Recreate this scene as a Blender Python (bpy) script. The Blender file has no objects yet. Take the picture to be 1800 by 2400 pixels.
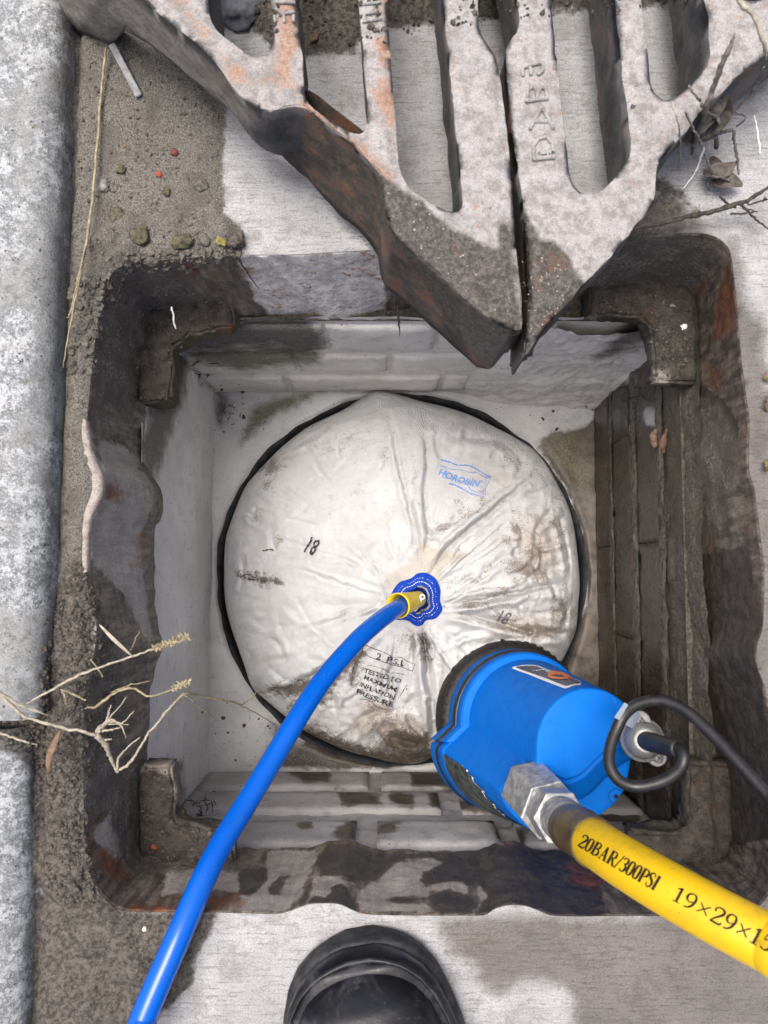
import bpy, bmesh, math, random
import numpy as np
from mathutils import Vector, Matrix
from mathutils.bvhtree import BVHTree

# ------------------------------------------------------------------ camera, sky, sun, exposure
S = bpy.context.scene
COL = S.collection
CAM_H, TILT, FPX = 0.56, math.radians(4.13), 1800.0
cam_d = bpy.data.cameras.new('camera')
cam = bpy.data.objects.new('camera', cam_d); COL.objects.link(cam)
cam.location = (0, 0, CAM_H); cam.rotation_euler = (TILT, 0, 0)
cam_d.sensor_fit = 'VERTICAL'; cam_d.sensor_height = 36.0; cam_d.lens = 27.0
cam_d.clip_start = 0.01; cam_d.clip_end = 300
cam_d.dof.use_dof = True; cam_d.dof.focus_distance = 0.80; cam_d.dof.aperture_fstop = 14.0
S.camera = cam

SUN_EL, SUN_ROT = math.radians(77), math.radians(-55)   # rotation measured from +Y towards +X
wd = bpy.data.worlds.new('World'); S.world = wd; wd.use_nodes = True
nt = wd.node_tree; nt.nodes.clear()
sky = nt.nodes.new('ShaderNodeTexSky'); sky.sky_type = 'NISHITA'; sky.sun_disc = False
sky.sun_elevation = SUN_EL; sky.sun_rotation = SUN_ROT
sky.air_density = 0.75; sky.dust_density = 7.5; sky.ozone_density = 0.0
bg = nt.nodes.new('ShaderNodeBackground'); bg.inputs['Strength'].default_value = 0.14
wo = nt.nodes.new('ShaderNodeOutputWorld')
nt.links.new(sky.outputs[0], bg.inputs[0]); nt.links.new(bg.outputs[0], wo.inputs[0])
sl = bpy.data.lights.new('sun', 'SUN'); sl.energy = 1.5; sl.angle = math.radians(32); sl.color = (0.975, 0.99, 1.0)
so = bpy.data.objects.new('sun', sl); COL.objects.link(so)
sd_ = Vector((math.sin(SUN_ROT)*math.cos(SUN_EL), math.cos(SUN_ROT)*math.cos(SUN_EL), math.sin(SUN_EL)))
so.rotation_euler = sd_.to_track_quat('Z', 'Y').to_euler(); so.location = sd_*5
S.view_settings.view_transform = 'Standard'; S.view_settings.look = 'None'
S.view_settings.gamma = 1.0; S.view_settings.use_curve_mapping = False
S.view_settings.exposure = 0.84

# ------------------------------------------------------------------ survey helpers (photo pixel + height -> place)
CT, ST = math.cos(TILT), math.sin(TILT)
def W(px, py, z):
    a, b = (px-900)/FPX, (1200-py)/FPX
    d = (a, b*CT+ST, b*ST-CT)
    t = (z-CAM_H)/d[2]
    return Vector((d[0]*t, d[1]*t, z))
def WD(px, py, d):
    return W(px, py, CAM_H-d)
def Wn(P, z):
    P = np.asarray(P, float); z = np.broadcast_to(np.asarray(z, float), P.shape[:1])
    a, b = (P[:, 0]-900)/FPX, (1200-P[:, 1])/FPX
    t = (z-CAM_H)/(b*ST-CT)
    return np.stack([a*t, (b*CT+ST)*t, z], 1)
def PX(V):
    V = np.asarray(V, float)
    x, y, z = V[:, 0], V[:, 1], V[:, 2]-CAM_H
    up = y*CT+z*ST; fw = y*ST-z*CT
    return np.stack([900+FPX*x/fw, 1200-FPX*up/fw], 1)
def crop(pts, x0, y0, s):
    return [(x0+p[0]/s, y0+p[1]/s) for p in pts]

_rs = np.random.RandomState(7)
_LAT = _rs.rand(64, 64, 64)
def vnoise(P, scale, seed=0):
    P = np.asarray(P, float)*scale + seed*17.31
    i = np.floor(P).astype(int); f = P-i; f = f*f*(3-2*f)
    r = 0
    for dx in (0, 1):
        for dy in (0, 1):
            for dz in (0, 1):
                w = (f[:, 0] if dx else 1-f[:, 0])*(f[:, 1] if dy else 1-f[:, 1])*(f[:, 2] if dz else 1-f[:, 2])
                r = r + w*_LAT[(i[:, 0]+dx) % 64, (i[:, 1]+dy) % 64, (i[:, 2]+dz) % 64]
    return r*2-1
def fbm(P, scale, oct=3, seed=0):
    r = 0; a = 1
    for o in range(oct):
        r = r + a*vnoise(P, scale*2**o, seed+o); a *= 0.5
    return r
def seg_dist(P, poly, closed=False):
    P = np.asarray(P, float); Q = np.asarray(poly, float)
    best = np.full(len(P), 1e9)
    n = len(Q)
    for k in range(n if closed else n-1):
        a, b = Q[k], Q[(k+1) % n]; ab = b-a
        t = np.clip(((P-a)@ab)/max(ab@ab, 1e-12), 0, 1)
        best = np.minimum(best, np.hypot(*(P-(a+t[:, None]*ab)).T))
    return best
def inside(P, poly):
    P = np.asarray(P, float); Q = np.asarray(poly, float)
    c = np.zeros(len(P), bool); n = len(Q)
    x, y = P[:, 0], P[:, 1]
    for k in range(n):
        (x1, y1), (x2, y2) = Q[k], Q[(k+1) % n]
        if y1 == y2: continue
        m = ((y1 > y) != (y2 > y)) & (x < (x2-x1)*(y-y1)/(y2-y1)+x1)
        c ^= m
    return c
def sdf(P, poly):
    d = seg_dist(P, poly, True)
    return np.where(inside(P, poly), d, -d)
def msdf(P, polys):
    r = np.full(len(P), -1e3)
    for q in polys: r = np.maximum(r, sdf(P, q))
    return r
def smooth(x, a, b):
    t = np.clip((x-a)/(b-a), 0, 1); return t*t*(3-2*t)
def catmull(pts, n=8, closed=False):
    P = [Vector(p) for p in pts]; out = []; m = len(P)
    for i in range(m if closed else m-1):
        if closed: p0, p1, p2, p3 = P[(i-1) % m], P[i], P[(i+1) % m], P[(i+2) % m]
        else: p0, p1, p2, p3 = P[max(i-1, 0)], P[i], P[i+1], P[min(i+2, m-1)]
        for k in range(n):
            t = k/n
            out.append(0.5*((2*p1)+(p2-p0)*t+(2*p0-5*p1+4*p2-p3)*t*t+(3*p1-p0-3*p2+p3)*t**3))
    if not closed: out.append(P[-1])
    return out

# ------------------------------------------------------------------ object helpers
def sharp(o, deg=32):
    o.data.set_sharp_from_angle(angle=math.radians(deg)); return o
def mesh(name, V, F, sm=True, attrs=None):
    me = bpy.data.meshes.new(name)
    V = [tuple(v) for v in V] if not isinstance(V, np.ndarray) else V.tolist()
    me.from_pydata(V, [], F if isinstance(F, list) else F.tolist())
    if sm: me.polygons.foreach_set('use_smooth', [True]*len(me.polygons))
    for k, v in (attrs or {}).items():
        at = me.attributes.new(k, 'FLOAT', 'POINT'); at.data.foreach_set('value', np.asarray(v, np.float32))
    me.update(); return me
def obj(name, me, mat, parent=None):
    if not isinstance(mat, (list, tuple)): mat = [mat]
    for m in mat:
        if m is not None and len(me.materials) < len(mat): me.materials.append(m)
    o = bpy.data.objects.new(name, me); COL.objects.link(o)
    if parent is not None:
        o.parent = parent
        if parent.type == 'EMPTY': o.location = -Vector(parent.location)
    return o
def tag(o, label=None, cat=None, group=None, kind=None):
    if label: o['label'] = label
    if cat: o['category'] = cat
    if group: o['group'] = group
    if kind: o['kind'] = kind
    return o
def thing(name, loc, label, cat, group=None):
    o = bpy.data.objects.new(name, None); COL.objects.link(o); o.location = loc; o.empty_display_size = .02
    return tag(o, label, cat, group)
def grid_faces(nu, nv, closed=False):
    F = []
    for j in range(nv-1):
        for i in range(nu if closed else nu-1):
            a = j*nu+i; b = j*nu+(i+1) % nu
            F.append((a, b, b+nu, a+nu))
    return F
def tube_data(path, rad, seg=14, cap=True):
    n = len(path); P = [Vector(p) for p in path]
    if not hasattr(rad, '__len__'): rad = [rad]*n
    V = []; up = None
    for i in range(n):
        t = (P[min(i+1, n-1)]-P[max(i-1, 0)]).normalized()
        if up is None:
            up = t.orthogonal().normalized()
        up = (up-t*up.dot(t)).normalized(); s = t.cross(up)
        for k in range(seg):
            a = 2*math.pi*k/seg
            V.append(P[i]+(up*math.cos(a)+s*math.sin(a))*rad[i])
    F = grid_faces(seg, n, True)
    if cap:
        F.append(tuple(range(seg))[::-1]); F.append(tuple(range((n-1)*seg, n*seg)))
    return V, F
def join(parts):
    V, F = [], []
    for v, f in parts:
        o = len(V); V += list(v); F += [tuple(i+o for i in q) for q in f]
    return V, F
def tube(name, path, rad, mat, parent=None, seg=14):
    V, F = tube_data(path, rad, seg); return obj(name, mesh(name, V, F), mat, parent)
def loft(rings, cap0=True, cap1=True):
    n = len(rings[0]); V = [v for r in rings for v in r]
    F = grid_faces(n, len(rings), True)
    if cap0: F.append(tuple(range(n))[::-1])
    if cap1: F.append(tuple(range((len(rings)-1)*n, len(rings)*n)))
    return V, F
def box_data(c, ax, ay, az):
    c, ax, ay, az = map(Vector, (c, ax, ay, az))
    V = [c+sx*ax+sy*ay+sz*az for sz in (-1, 1) for sy in (-1, 1) for sx in (-1, 1)]
    F = [(0, 2, 3, 1), (4, 5, 7, 6), (0, 1, 5, 4), (2, 6, 7, 3), (0, 4, 6, 2), (1, 3, 7, 5)]
    return V, F
def bevel_mod(o, w, seg=2):
    b = o.modifiers.new('bevel', 'BEVEL'); b.width = w; b.segments = seg; b.limit_method = 'ANGLE'; b.angle_limit = math.radians(35)
def pebble_mesh(name, r, seed, flat=0.6):
    bm = bmesh.new(); bmesh.ops.create_icosphere(bm, subdivisions=3, radius=1)
    P = np.array([v.co[:] for v in bm.verts]); n = fbm(P, 1.3, 4, seed)*1.15
    rr = random.Random(seed); sx, sy = rr.uniform(.8, 1.25), rr.uniform(.75, 1.1)
    for v, k in zip(bm.verts, n):
        v.co = v.co*(1+.38*k); v.co.x *= r*sx; v.co.y *= r*sy; v.co.z *= r*flat
    me = bpy.data.meshes.new(name); bm.to_mesh(me); bm.free()
    return me

# ------------------------------------------------------------------ material helper
class Mat:
    def __init__(s, name, rough=.7, spec=.4, metal=0):
        m = bpy.data.materials.new(name); m.use_nodes = True; s.m = m; s.t = m.node_tree; s.t.nodes.clear()
        s.out = s.t.nodes.new('ShaderNodeOutputMaterial'); s.p = s.t.nodes.new('ShaderNodeBsdfPrincipled')
        s.t.links.new(s.p.outputs[0], s.out.inputs[0])
        s.pos = s.t.nodes.new('ShaderNodeNewGeometry').outputs['Position']
        s.set('Roughness', rough); s.set('Specular IOR Level', spec); s.set('Metallic', metal)
    def lk(s, v, inp):
        if isinstance(v, bpy.types.NodeSocket): s.t.links.new(v, inp)
        elif hasattr(v, '__len__'): inp.default_value = tuple(v)+((1,) if len(v) == 3 and len(inp.default_value) == 4 else ())
        else:
            if hasattr(inp.default_value, '__len__'): inp.default_value = (v, v, v, 1)[:len(inp.default_value)]
            else: inp.default_value = v
    gr = 0.0
    def set(s, k, v):
        if k == 'Base Color' and s.gr > 0 and isinstance(v, bpy.types.NodeSocket):
            g = s.noise(s.gsc, 3, .85); v = s.mix(1.0, v, s.ramp(g, [(.30, 1-s.gr), (.50, 1.0), (.70, 1+s.gr)]), 'MULTIPLY')
        s.lk(v, s.p.inputs[k])
    gsc = 1100
    def map(s, sc=(1, 1, 1), rot=(0, 0, 0), co=None):
        n = s.t.nodes.new('ShaderNodeMapping'); s.lk(co or s.pos, n.inputs[0])
        n.inputs['Scale'].default_value = sc; n.inputs['Rotation'].default_value = rot; return n.outputs[0]
    def noise(s, sc, det=4, ro=.55, co=None, dist=0):
        n = s.t.nodes.new('ShaderNodeTexNoise'); s.lk(co or s.pos, n.inputs['Vector'])
        n.inputs['Scale'].default_value = sc; n.inputs['Detail'].default_value = det
        n.inputs['Roughness'].default_value = ro; n.inputs['Distortion'].default_value = dist; return n.outputs['Fac']
    def vor(s, sc, co=None, feat='F1', out='Distance'):
        n = s.t.nodes.new('ShaderNodeTexVoronoi'); n.feature = feat; s.lk(co or s.pos, n.inputs['Vector'])
        n.inputs['Scale'].default_value = sc; return n.outputs[out]
    def ramp(s, f, stops, mode='LINEAR'):
        n = s.t.nodes.new('ShaderNodeValToRGB'); s.lk(f, n.inputs[0]); e = n.color_ramp.elements
        n.color_ramp.interpolation = mode
        while len(e) < len(stops): e.new(0.5)
        for el, (p, c) in zip(e, stops):
            el.position = p; el.color = (c, c, c, 1) if not hasattr(c, '__len__') else tuple(c)+(1,)
        return n.outputs[0]
    def math(s, op, a, b=0, c=0):
        n = s.t.nodes.new('ShaderNodeMath'); n.operation = op
        s.lk(a, n.inputs[0]); s.lk(b, n.inputs[1]); s.lk(c, n.inputs[2]); return n.outputs[0]
    def mix(s, f, a, b, mode='MIX'):
        n = s.t.nodes.new('ShaderNodeMix'); n.data_type = 'RGBA'; n.blend_type = mode
        s.lk(f, n.inputs[0]); s.lk(a, n.inputs[6]); s.lk(b, n.inputs[7]); return n.outputs[2]
    def mixf(s, f, a, b):
        n = s.t.nodes.new('ShaderNodeMix'); s.lk(f, n.inputs[0]); s.lk(a, n.inputs[2]); s.lk(b, n.inputs[3]); return n.outputs[0]
    def attr(s, name):
        n = s.t.nodes.new('ShaderNodeAttribute'); n.attribute_name = name; return n.outputs['Fac']
    def step(s, v, a, b, lo=0, hi=1):
        n = s.t.nodes.new('ShaderNodeMapRange'); n.interpolation_type = 'SMOOTHSTEP'; s.lk(v, n.inputs[0])
        n.inputs[1].default_value = a; n.inputs[2].default_value = b; n.inputs[3].default_value = lo; n.inputs[4].default_value = hi
        return n.outputs[0]
    def mask(s, name, noise, k=.5, w=.08):
        v = s.math('ADD', s.attr(name), s.math('MULTIPLY', s.math('SUBTRACT', noise, .5), k))
        return s.step(v, -w, w)
    def bump(s, h, st=.5, dist=.001, nrm=None):
        n = s.t.nodes.new('ShaderNodeBump'); s.lk(h, n.inputs['Height']); n.inputs['Strength'].default_value = st
        n.inputs['Distance'].default_value = dist
        if nrm is not None: s.lk(nrm, n.inputs['Normal'])
        return n.outputs[0]
    def z(s):
        n = s.t.nodes.new('ShaderNodeSeparateXYZ'); s.lk(s.pos, n.inputs[0]); return n.outputs['Z']
    def nz(s):
        n = s.t.nodes.new('ShaderNodeSeparateXYZ'); s.lk(s.t.nodes.new('ShaderNodeNewGeometry').outputs['Normal'], n.inputs[0]); return n.outputs['Z']
def simple(name, col, rough=.5, spec=.5, metal=0, var=.25, sc=120, bump=.0, bsc=500):
    m = Mat(name, rough, spec, metal)
    n = m.noise(sc, 5, .6)
    m.set('Base Color', m.mix(m.step(n, .3, .7), [c*(1-var) for c in col], [min(1, c*(1+var)) for c in col]))
    if bump: m.set('Normal', m.bump(m.noise(bsc, 4, .6), bump, .001))
    m.set('Roughness', m.step(m.noise(sc*1.7, 3), .2, .8, rough*.8, min(1, rough*1.2)))
    return m.m

# ---- concrete / sand / soil ground
def mat_ground():
    m = Mat('ground_concrete', .85, .3); m.gr = 0.42
    big = m.noise(14, 5, .6); mid = m.noise(70, 5, .6); fine = m.noise(700, 3, .6)
    br = m.noise(1, 4, .7, m.map((55, 520, 60)), .2)          # broom lines across x
    br2 = m.noise(1, 2, .5, m.map((24, 210, 30)), .3)
    c = m.mix(m.step(big, .3, .7), (.275, .277, .282), (.375, .377, .382))
    c = m.mix(m.step(mid, .55, .75), c, (.215, .205, .19))
    c = m.mix(m.math('MULTIPLY', m.step(br, .53, .64), .60), c, (.14, .137, .13))
    c = m.mix(m.math('MULTIPLY', m.step(br2, .54, .70), .22), c, (.17, .167, .16))
    c = m.mix(m.math('MULTIPLY', m.step(m.noise(330, 4, .8), .53, .66), .65), c, (.16, .156, .148))
    c = m.mix(m.math('MULTIPLY', m.step(m.noise(26, 6, .75), .50, .64), .6), c, (.185, .18, .17))
    pits = m.step(m.vor(210), .10, .02)
    c = m.mix(m.math('MULTIPLY', pits, m.step(mid, .5, .6)), c, (.08, .075, .07))
    wet = m.mask('wet', m.noise(55, 7, .7), 1.2, .40)
    cw = m.mix(.85, c, (.30, .262, .225), 'MULTIPLY')
    c = m.mix(wet, c, cw)
    # sand
    sg = m.noise(900, 2, .7); sg2 = m.noise(260, 4, .7); sg3 = m.noise(30, 4, .6)
    sc = m.mix(m.step(sg, .35, .65), (.074, .069, .060), (.185, .172, .152))
    sc = m.mix(m.math('MULTIPLY', m.step(sg2, .54, .68), .8), sc, (.040, .036, .031))
    sc = m.mix(m.math('MULTIPLY', m.step(sg3, .5, .65), .6), sc, (.085, .078, .067))
    sc = m.mix(m.step(m.vor(330), .13, .05), sc, (.27, .255, .225))
    sm = m.mask('sand', m.noise(80, 6, .7), .9, .10)
    c = m.mix(sm, c, sc)
    so_ = m.mix(m.step(sg2, .35, .65), (.040, .036, .031), (.125, .113, .098))
    so_ = m.mix(m.step(sg, .66, .74), so_, (.20, .183, .16))
    om = m.mask('soil', m.noise(90, 6, .7), 1.0, .12)
    c = m.mix(om, c, so_)
    m.set('Base Color', c)
    h = m.math('ADD', m.math('MULTIPLY', br, .8), m.math('MULTIPLY', fine, .5))
    h = m.mixf(m.math('MAXIMUM', sm, om), h, m.math('ADD', m.math('MULTIPLY', sg, .9), m.math('MULTIPLY', sg2, 2.2)))
    m.set('Normal', m.bump(h, .8, .0014))
    m.set('Roughness', m.mixf(wet, .9, .5))
    return m.m
def mat_kerb():
    m = Mat('kerb_concrete', .85, .3); m.gr = 0.42
    a = m.noise(560, 4, .75); b = m.noise(190, 6, .78); mid = m.noise(85, 6, .75, None, .3); big = m.noise(18, 5, .65)
    c = m.mix(m.step(mid, .42, .54), (.175, .188, .195), (.365, .385, .395))
    c = m.mix(m.math('MULTIPLY', m.step(b, .48, .55), .85), c, (.118, .126, .127))
    c = m.mix(m.math('MULTIPLY', m.step(a, .52, .62), .6), c, (.46, .47, .475))
    c = m.mix(m.math('MULTIPLY', m.step(big, .44, .62), .7), c, m.mix(m.step(b, .44, .56), (.115, .12, .113), (.25, .255, .248)))
    c = m.mix(m.math('MULTIPLY', m.step(m.noise(48, 5, .65), .60, .70), .35), c, (.19, .175, .11))
    c = m.mix(m.math('MULTIPLY', m.step(m.vor(230), .26, .12), m.math('MULTIPLY', m.step(b, .42, .50), m.step(mid, .44, .56))), c, (.045, .046, .043))
    c = m.mix(m.step(m.noise(140, 6, .75), .625, .66), c, (.045, .046, .043))
    dm = m.mask('dirt', m.noise(70, 6, .7), .8, .25)
    c = m.mix(dm, c, m.mix(m.step(m.noise(300, 4), .4, .6), (.03, .028, .025), (.11, .105, .095)))
    m.set('Base Color', c)
    m.set('Normal', m.bump(m.math('ADD', a, m.math('MULTIPLY', b, 1.3)), .6, .0012))
    return m.m
def mat_grate():
    m = Mat('weathered_cast_iron', .85, .3); m.gr = 0.38
    a = m.noise(330, 5, .7); b = m.noise(120, 6, .7); big = m.noise(34, 6, .68)
    # face: lichen white on grey
    c = m.mix(m.step(b, .36, .60), (.185, .170, .160), (.305, .297, .291))
    c = m.mix(m.math('MULTIPLY', m.step(a, .50, .66), .45), c, (.18, .162, .152))
    c = m.mix(m.math('MULTIPLY', m.step(m.noise(520, 4, .8), .58, .66), .7), c, (.37, .365, .36))
    c = m.mix(m.math('MULTIPLY', m.step(m.noise(150, 5, .75), .60, .68), .7), c, (.29, .16, .10))
    c = m.mix(m.math('MULTIPLY', m.step(big, .50, .70), .45), c, (.185, .19, .195))
    ru = m.step(m.math('ADD', m.noise(60, 6, .72), m.math('MULTIPLY', m.attr('rust'), .26)), .50, .64)
    c = m.mix(m.math('MULTIPLY', ru, .72), c, m.mix(m.step(a, .35, .65), (.20, .075, .032), (.33, .205, .135)))
    c = m.mix(m.step(m.noise(85, 5, .6, None, .5), .67, .71), c, (.055, .06, .068))
    # sides: dark iron
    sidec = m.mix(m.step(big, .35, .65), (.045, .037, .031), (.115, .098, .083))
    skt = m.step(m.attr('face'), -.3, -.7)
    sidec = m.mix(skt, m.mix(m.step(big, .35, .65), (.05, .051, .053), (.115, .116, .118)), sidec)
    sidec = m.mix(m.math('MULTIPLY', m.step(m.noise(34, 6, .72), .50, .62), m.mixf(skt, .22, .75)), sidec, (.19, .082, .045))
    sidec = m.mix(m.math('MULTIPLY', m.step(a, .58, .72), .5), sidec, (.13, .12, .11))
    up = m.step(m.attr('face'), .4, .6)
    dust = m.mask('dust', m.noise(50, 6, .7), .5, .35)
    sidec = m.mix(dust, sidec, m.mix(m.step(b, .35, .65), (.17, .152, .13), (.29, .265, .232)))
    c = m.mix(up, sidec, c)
    wet = m.mask('wet', m.noise(75, 6, .7), .55, .12)
    wc = m.mix(m.step(a, .38, .66), (.030, .027, .024), (.098, .088, .077))
    wc = m.mix(m.math('MULTIPLY', m.step(big, .58, .68), .7), wc, (.085, .038, .025))
    wc = m.mix(m.step(m.vor(330), .12, .05), wc, (.20, .18, .155))
    c = m.mix(wet, c, wc)
    m.set('Base Color', c)
    m.set('Normal', m.bump(m.math('ADD', m.math('MULTIPLY', a, 1.0), m.math('MULTIPLY', b, 1.4)), .6, .0014))
    m.set('Roughness', m.mixf(wet, .88, .5))
    return m.m
def mat_frame():
    m = Mat('rusty_frame_iron', .7, .45); m.gr = 0.45
    a = m.noise(420, 5, .72); b = m.noise(110, 6, .7); big = m.noise(24, 6, .68)
    st = m.noise(1, 4, .65, m.map((170, 170, 26)))
    c = m.mix(m.step(st, .35, .68), (.062, .050, .040), (.225, .186, .149))
    c = m.mix(m.math('MULTIPLY', m.step(b, .54, .66), .6), c, (.028, .024, .020))
    c = m.mix(m.math('MULTIPLY', m.step(big, .52, .66), .7), c, (.125, .072, .046))
    c = m.mix(m.math('MULTIPLY', m.step(a, .60, .68), .7), c, (.24, .222, .198))
    c = m.mix(m.math('MULTIPLY', m.step(m.noise(230, 6, .8), .56, .64), .6), c, (.025, .022, .019))
    pale = m.mask('pale', m.noise(65, 6, .7), .7, .1)
    pc = m.mix(m.step(b, .38, .62), (.50, .46, .42), (.80, .765, .72))
    pc = m.mix(m.step(m.noise(70, 6, .72), .56, .64), pc, (.36, .20, .125))
    pc = m.mix(m.step(m.noise(95, 5, .6), .64, .70), pc, (.14, .12, .12))
    dry = m.mask('dry', m.noise(70, 6, .65), .6, .06)
    dc = m.mix(m.step(st, .3, .7), (.285, .256, .228), (.385, .352, .32))
    dc = m.mix(m.math('MULTIPLY', m.step(a, .6, .72), .4), dc, (.2, .15, .12))
    c = m.mix(dry, c, dc)
    da = m.mask('damp', m.noise(75, 6, .68), .55, .05)
    c = m.mix(m.math('MULTIPLY', da, .9), c, m.mix(m.step(b, .35, .65), (.026, .022, .019), (.060, .051, .043)))
    ru = m.mask('rust', m.noise(100, 6, .7), .9, .22)
    c = m.mix(m.math('MULTIPLY', ru, .85), c, m.mix(m.step(b, .35, .65), (.085, .028, .016), (.27, .095, .045)))
    c = m.mix(pale, c, pc)
    mo = m.mask('moss', m.noise(120, 5, .7), .7, .25)
    c = m.mix(m.math('MULTIPLY', mo, .85), c, m.mix(m.step(a, .4, .65), (.035, .032, .014), (.13, .125, .05)))
    so_ = m.mask('soil', m.noise(90, 6, .7), .9, .2)
    c = m.mix(so_, c, m.mix(m.math('MULTIPLY', m.step(m.noise(420, 4, .75), .42, .7), m.step(m.noise(55, 4, .65), .35, .65)), (.090, .079, .067), (.31, .28, .24)))
    m.set('Base Color', c)
    m.set('Normal', m.bump(m.math('ADD', a, m.math('MULTIPLY', b, 1.6)), .8, .0018))
    ro = m.mixf(m.math('MAXIMUM', dry, pale), m.step(b, .3, .7, .30, .62), .85)
    m.set('Roughness', m.mixf(da, m.mixf(so_, ro, .85), m.step(b, .3, .7, .28, .55)))
    return m.m
def mat_seat():  # gritty iron, coloured darker than the frame to offset light on the flat tops
    m = Mat('gritty_iron_toned_for_light', .75, .35); m.gr = .45
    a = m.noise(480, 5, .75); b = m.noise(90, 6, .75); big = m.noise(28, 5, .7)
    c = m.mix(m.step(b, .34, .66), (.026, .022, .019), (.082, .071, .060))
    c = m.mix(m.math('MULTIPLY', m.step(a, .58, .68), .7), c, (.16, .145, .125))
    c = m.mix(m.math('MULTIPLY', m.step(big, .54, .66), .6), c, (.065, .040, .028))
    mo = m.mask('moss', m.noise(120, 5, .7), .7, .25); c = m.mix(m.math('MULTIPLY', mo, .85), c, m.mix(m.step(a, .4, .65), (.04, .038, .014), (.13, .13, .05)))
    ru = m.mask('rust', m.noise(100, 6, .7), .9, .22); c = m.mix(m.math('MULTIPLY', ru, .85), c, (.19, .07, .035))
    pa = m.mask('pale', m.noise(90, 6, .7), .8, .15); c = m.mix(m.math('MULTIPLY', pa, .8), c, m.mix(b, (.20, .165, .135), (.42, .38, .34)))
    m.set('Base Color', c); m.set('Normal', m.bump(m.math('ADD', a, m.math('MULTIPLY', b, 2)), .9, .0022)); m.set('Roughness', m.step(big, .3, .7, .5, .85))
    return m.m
def mat_render(name, c0, c1, wetty=False):
    m = Mat(name, .85, .3); m.gr = .25
    a = m.noise(520, 4, .7); b = m.noise(60, 6, .65); big = m.noise(13, 4, .6)
    c = m.mix(m.step(big, .3, .7), c0, c1)
    c = m.mix(m.math('MULTIPLY', m.step(b, .52, .70), .45), c, [k*.62 for k in c0])
    c = m.mix(m.math('MULTIPLY', m.step(a, .6, .74), .35), c, [k*.5 for k in c0])
    sp = m.math('MULTIPLY', m.step(m.vor(95), .13, .06), m.step(m.noise(25, 3), .50, .6))
    c = m.mix(sp, c, (.035, .03, .025))
    wet = m.mask('wet', m.noise(60, 6, .65), .6, .1)
    c = m.mix(wet, c, m.mix(m.step(b, .4, .6), (.055, .045, .036), (.11, .09, .07)))
    mo = m.mask('moss', m.noise(70, 6, .7), .8, .25)
    c = m.mix(m.math('MULTIPLY', mo, .85), c, m.mix(m.step(a, .4, .6), (.055, .05, .03), (.14, .128, .07)))
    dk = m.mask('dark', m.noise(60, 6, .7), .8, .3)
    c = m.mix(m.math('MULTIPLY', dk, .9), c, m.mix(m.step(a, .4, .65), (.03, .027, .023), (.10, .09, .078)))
    m.set('Base Color', c)
    m.set('Normal', m.bump(m.math('ADD', a, m.math('MULTIPLY', b, 2)), .45, .0012))
    m.set('Roughness', m.mixf(wet, .85, .35))
    return m.m
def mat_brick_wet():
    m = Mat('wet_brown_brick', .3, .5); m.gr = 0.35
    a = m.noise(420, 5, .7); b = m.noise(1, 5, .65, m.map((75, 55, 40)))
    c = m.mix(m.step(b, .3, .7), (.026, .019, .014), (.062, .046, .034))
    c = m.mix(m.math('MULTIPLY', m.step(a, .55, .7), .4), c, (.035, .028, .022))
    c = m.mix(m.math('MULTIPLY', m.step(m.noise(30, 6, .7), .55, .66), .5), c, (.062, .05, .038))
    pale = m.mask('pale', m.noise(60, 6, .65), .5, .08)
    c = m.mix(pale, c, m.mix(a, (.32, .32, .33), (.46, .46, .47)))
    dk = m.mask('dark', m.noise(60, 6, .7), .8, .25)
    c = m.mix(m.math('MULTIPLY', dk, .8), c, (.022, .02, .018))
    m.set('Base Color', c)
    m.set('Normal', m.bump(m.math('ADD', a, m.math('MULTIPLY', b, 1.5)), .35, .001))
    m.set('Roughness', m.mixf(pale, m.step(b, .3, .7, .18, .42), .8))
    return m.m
def mat_mortar():
    m = Mat('wet_rough_mortar', .5, .5); m.gr = 0.5
    a = m.noise(350, 5, .75); b = m.noise(95, 6, .7)
    c = m.mix(m.step(a, .36, .66), (.040, .035, .027), (.165, .145, .112))
    c = m.mix(m.math('MULTIPLY', m.step(b, .5, .64), .7), c, (.05, .05, .026))
    m.set('Base Color', c)
    m.set('Normal', m.bump(m.math('ADD', a, m.math('MULTIPLY', b, 2)), .9, .003))
    m.set('Roughness', m.step(a, .35, .65, .55, .18))
    return m.m
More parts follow.
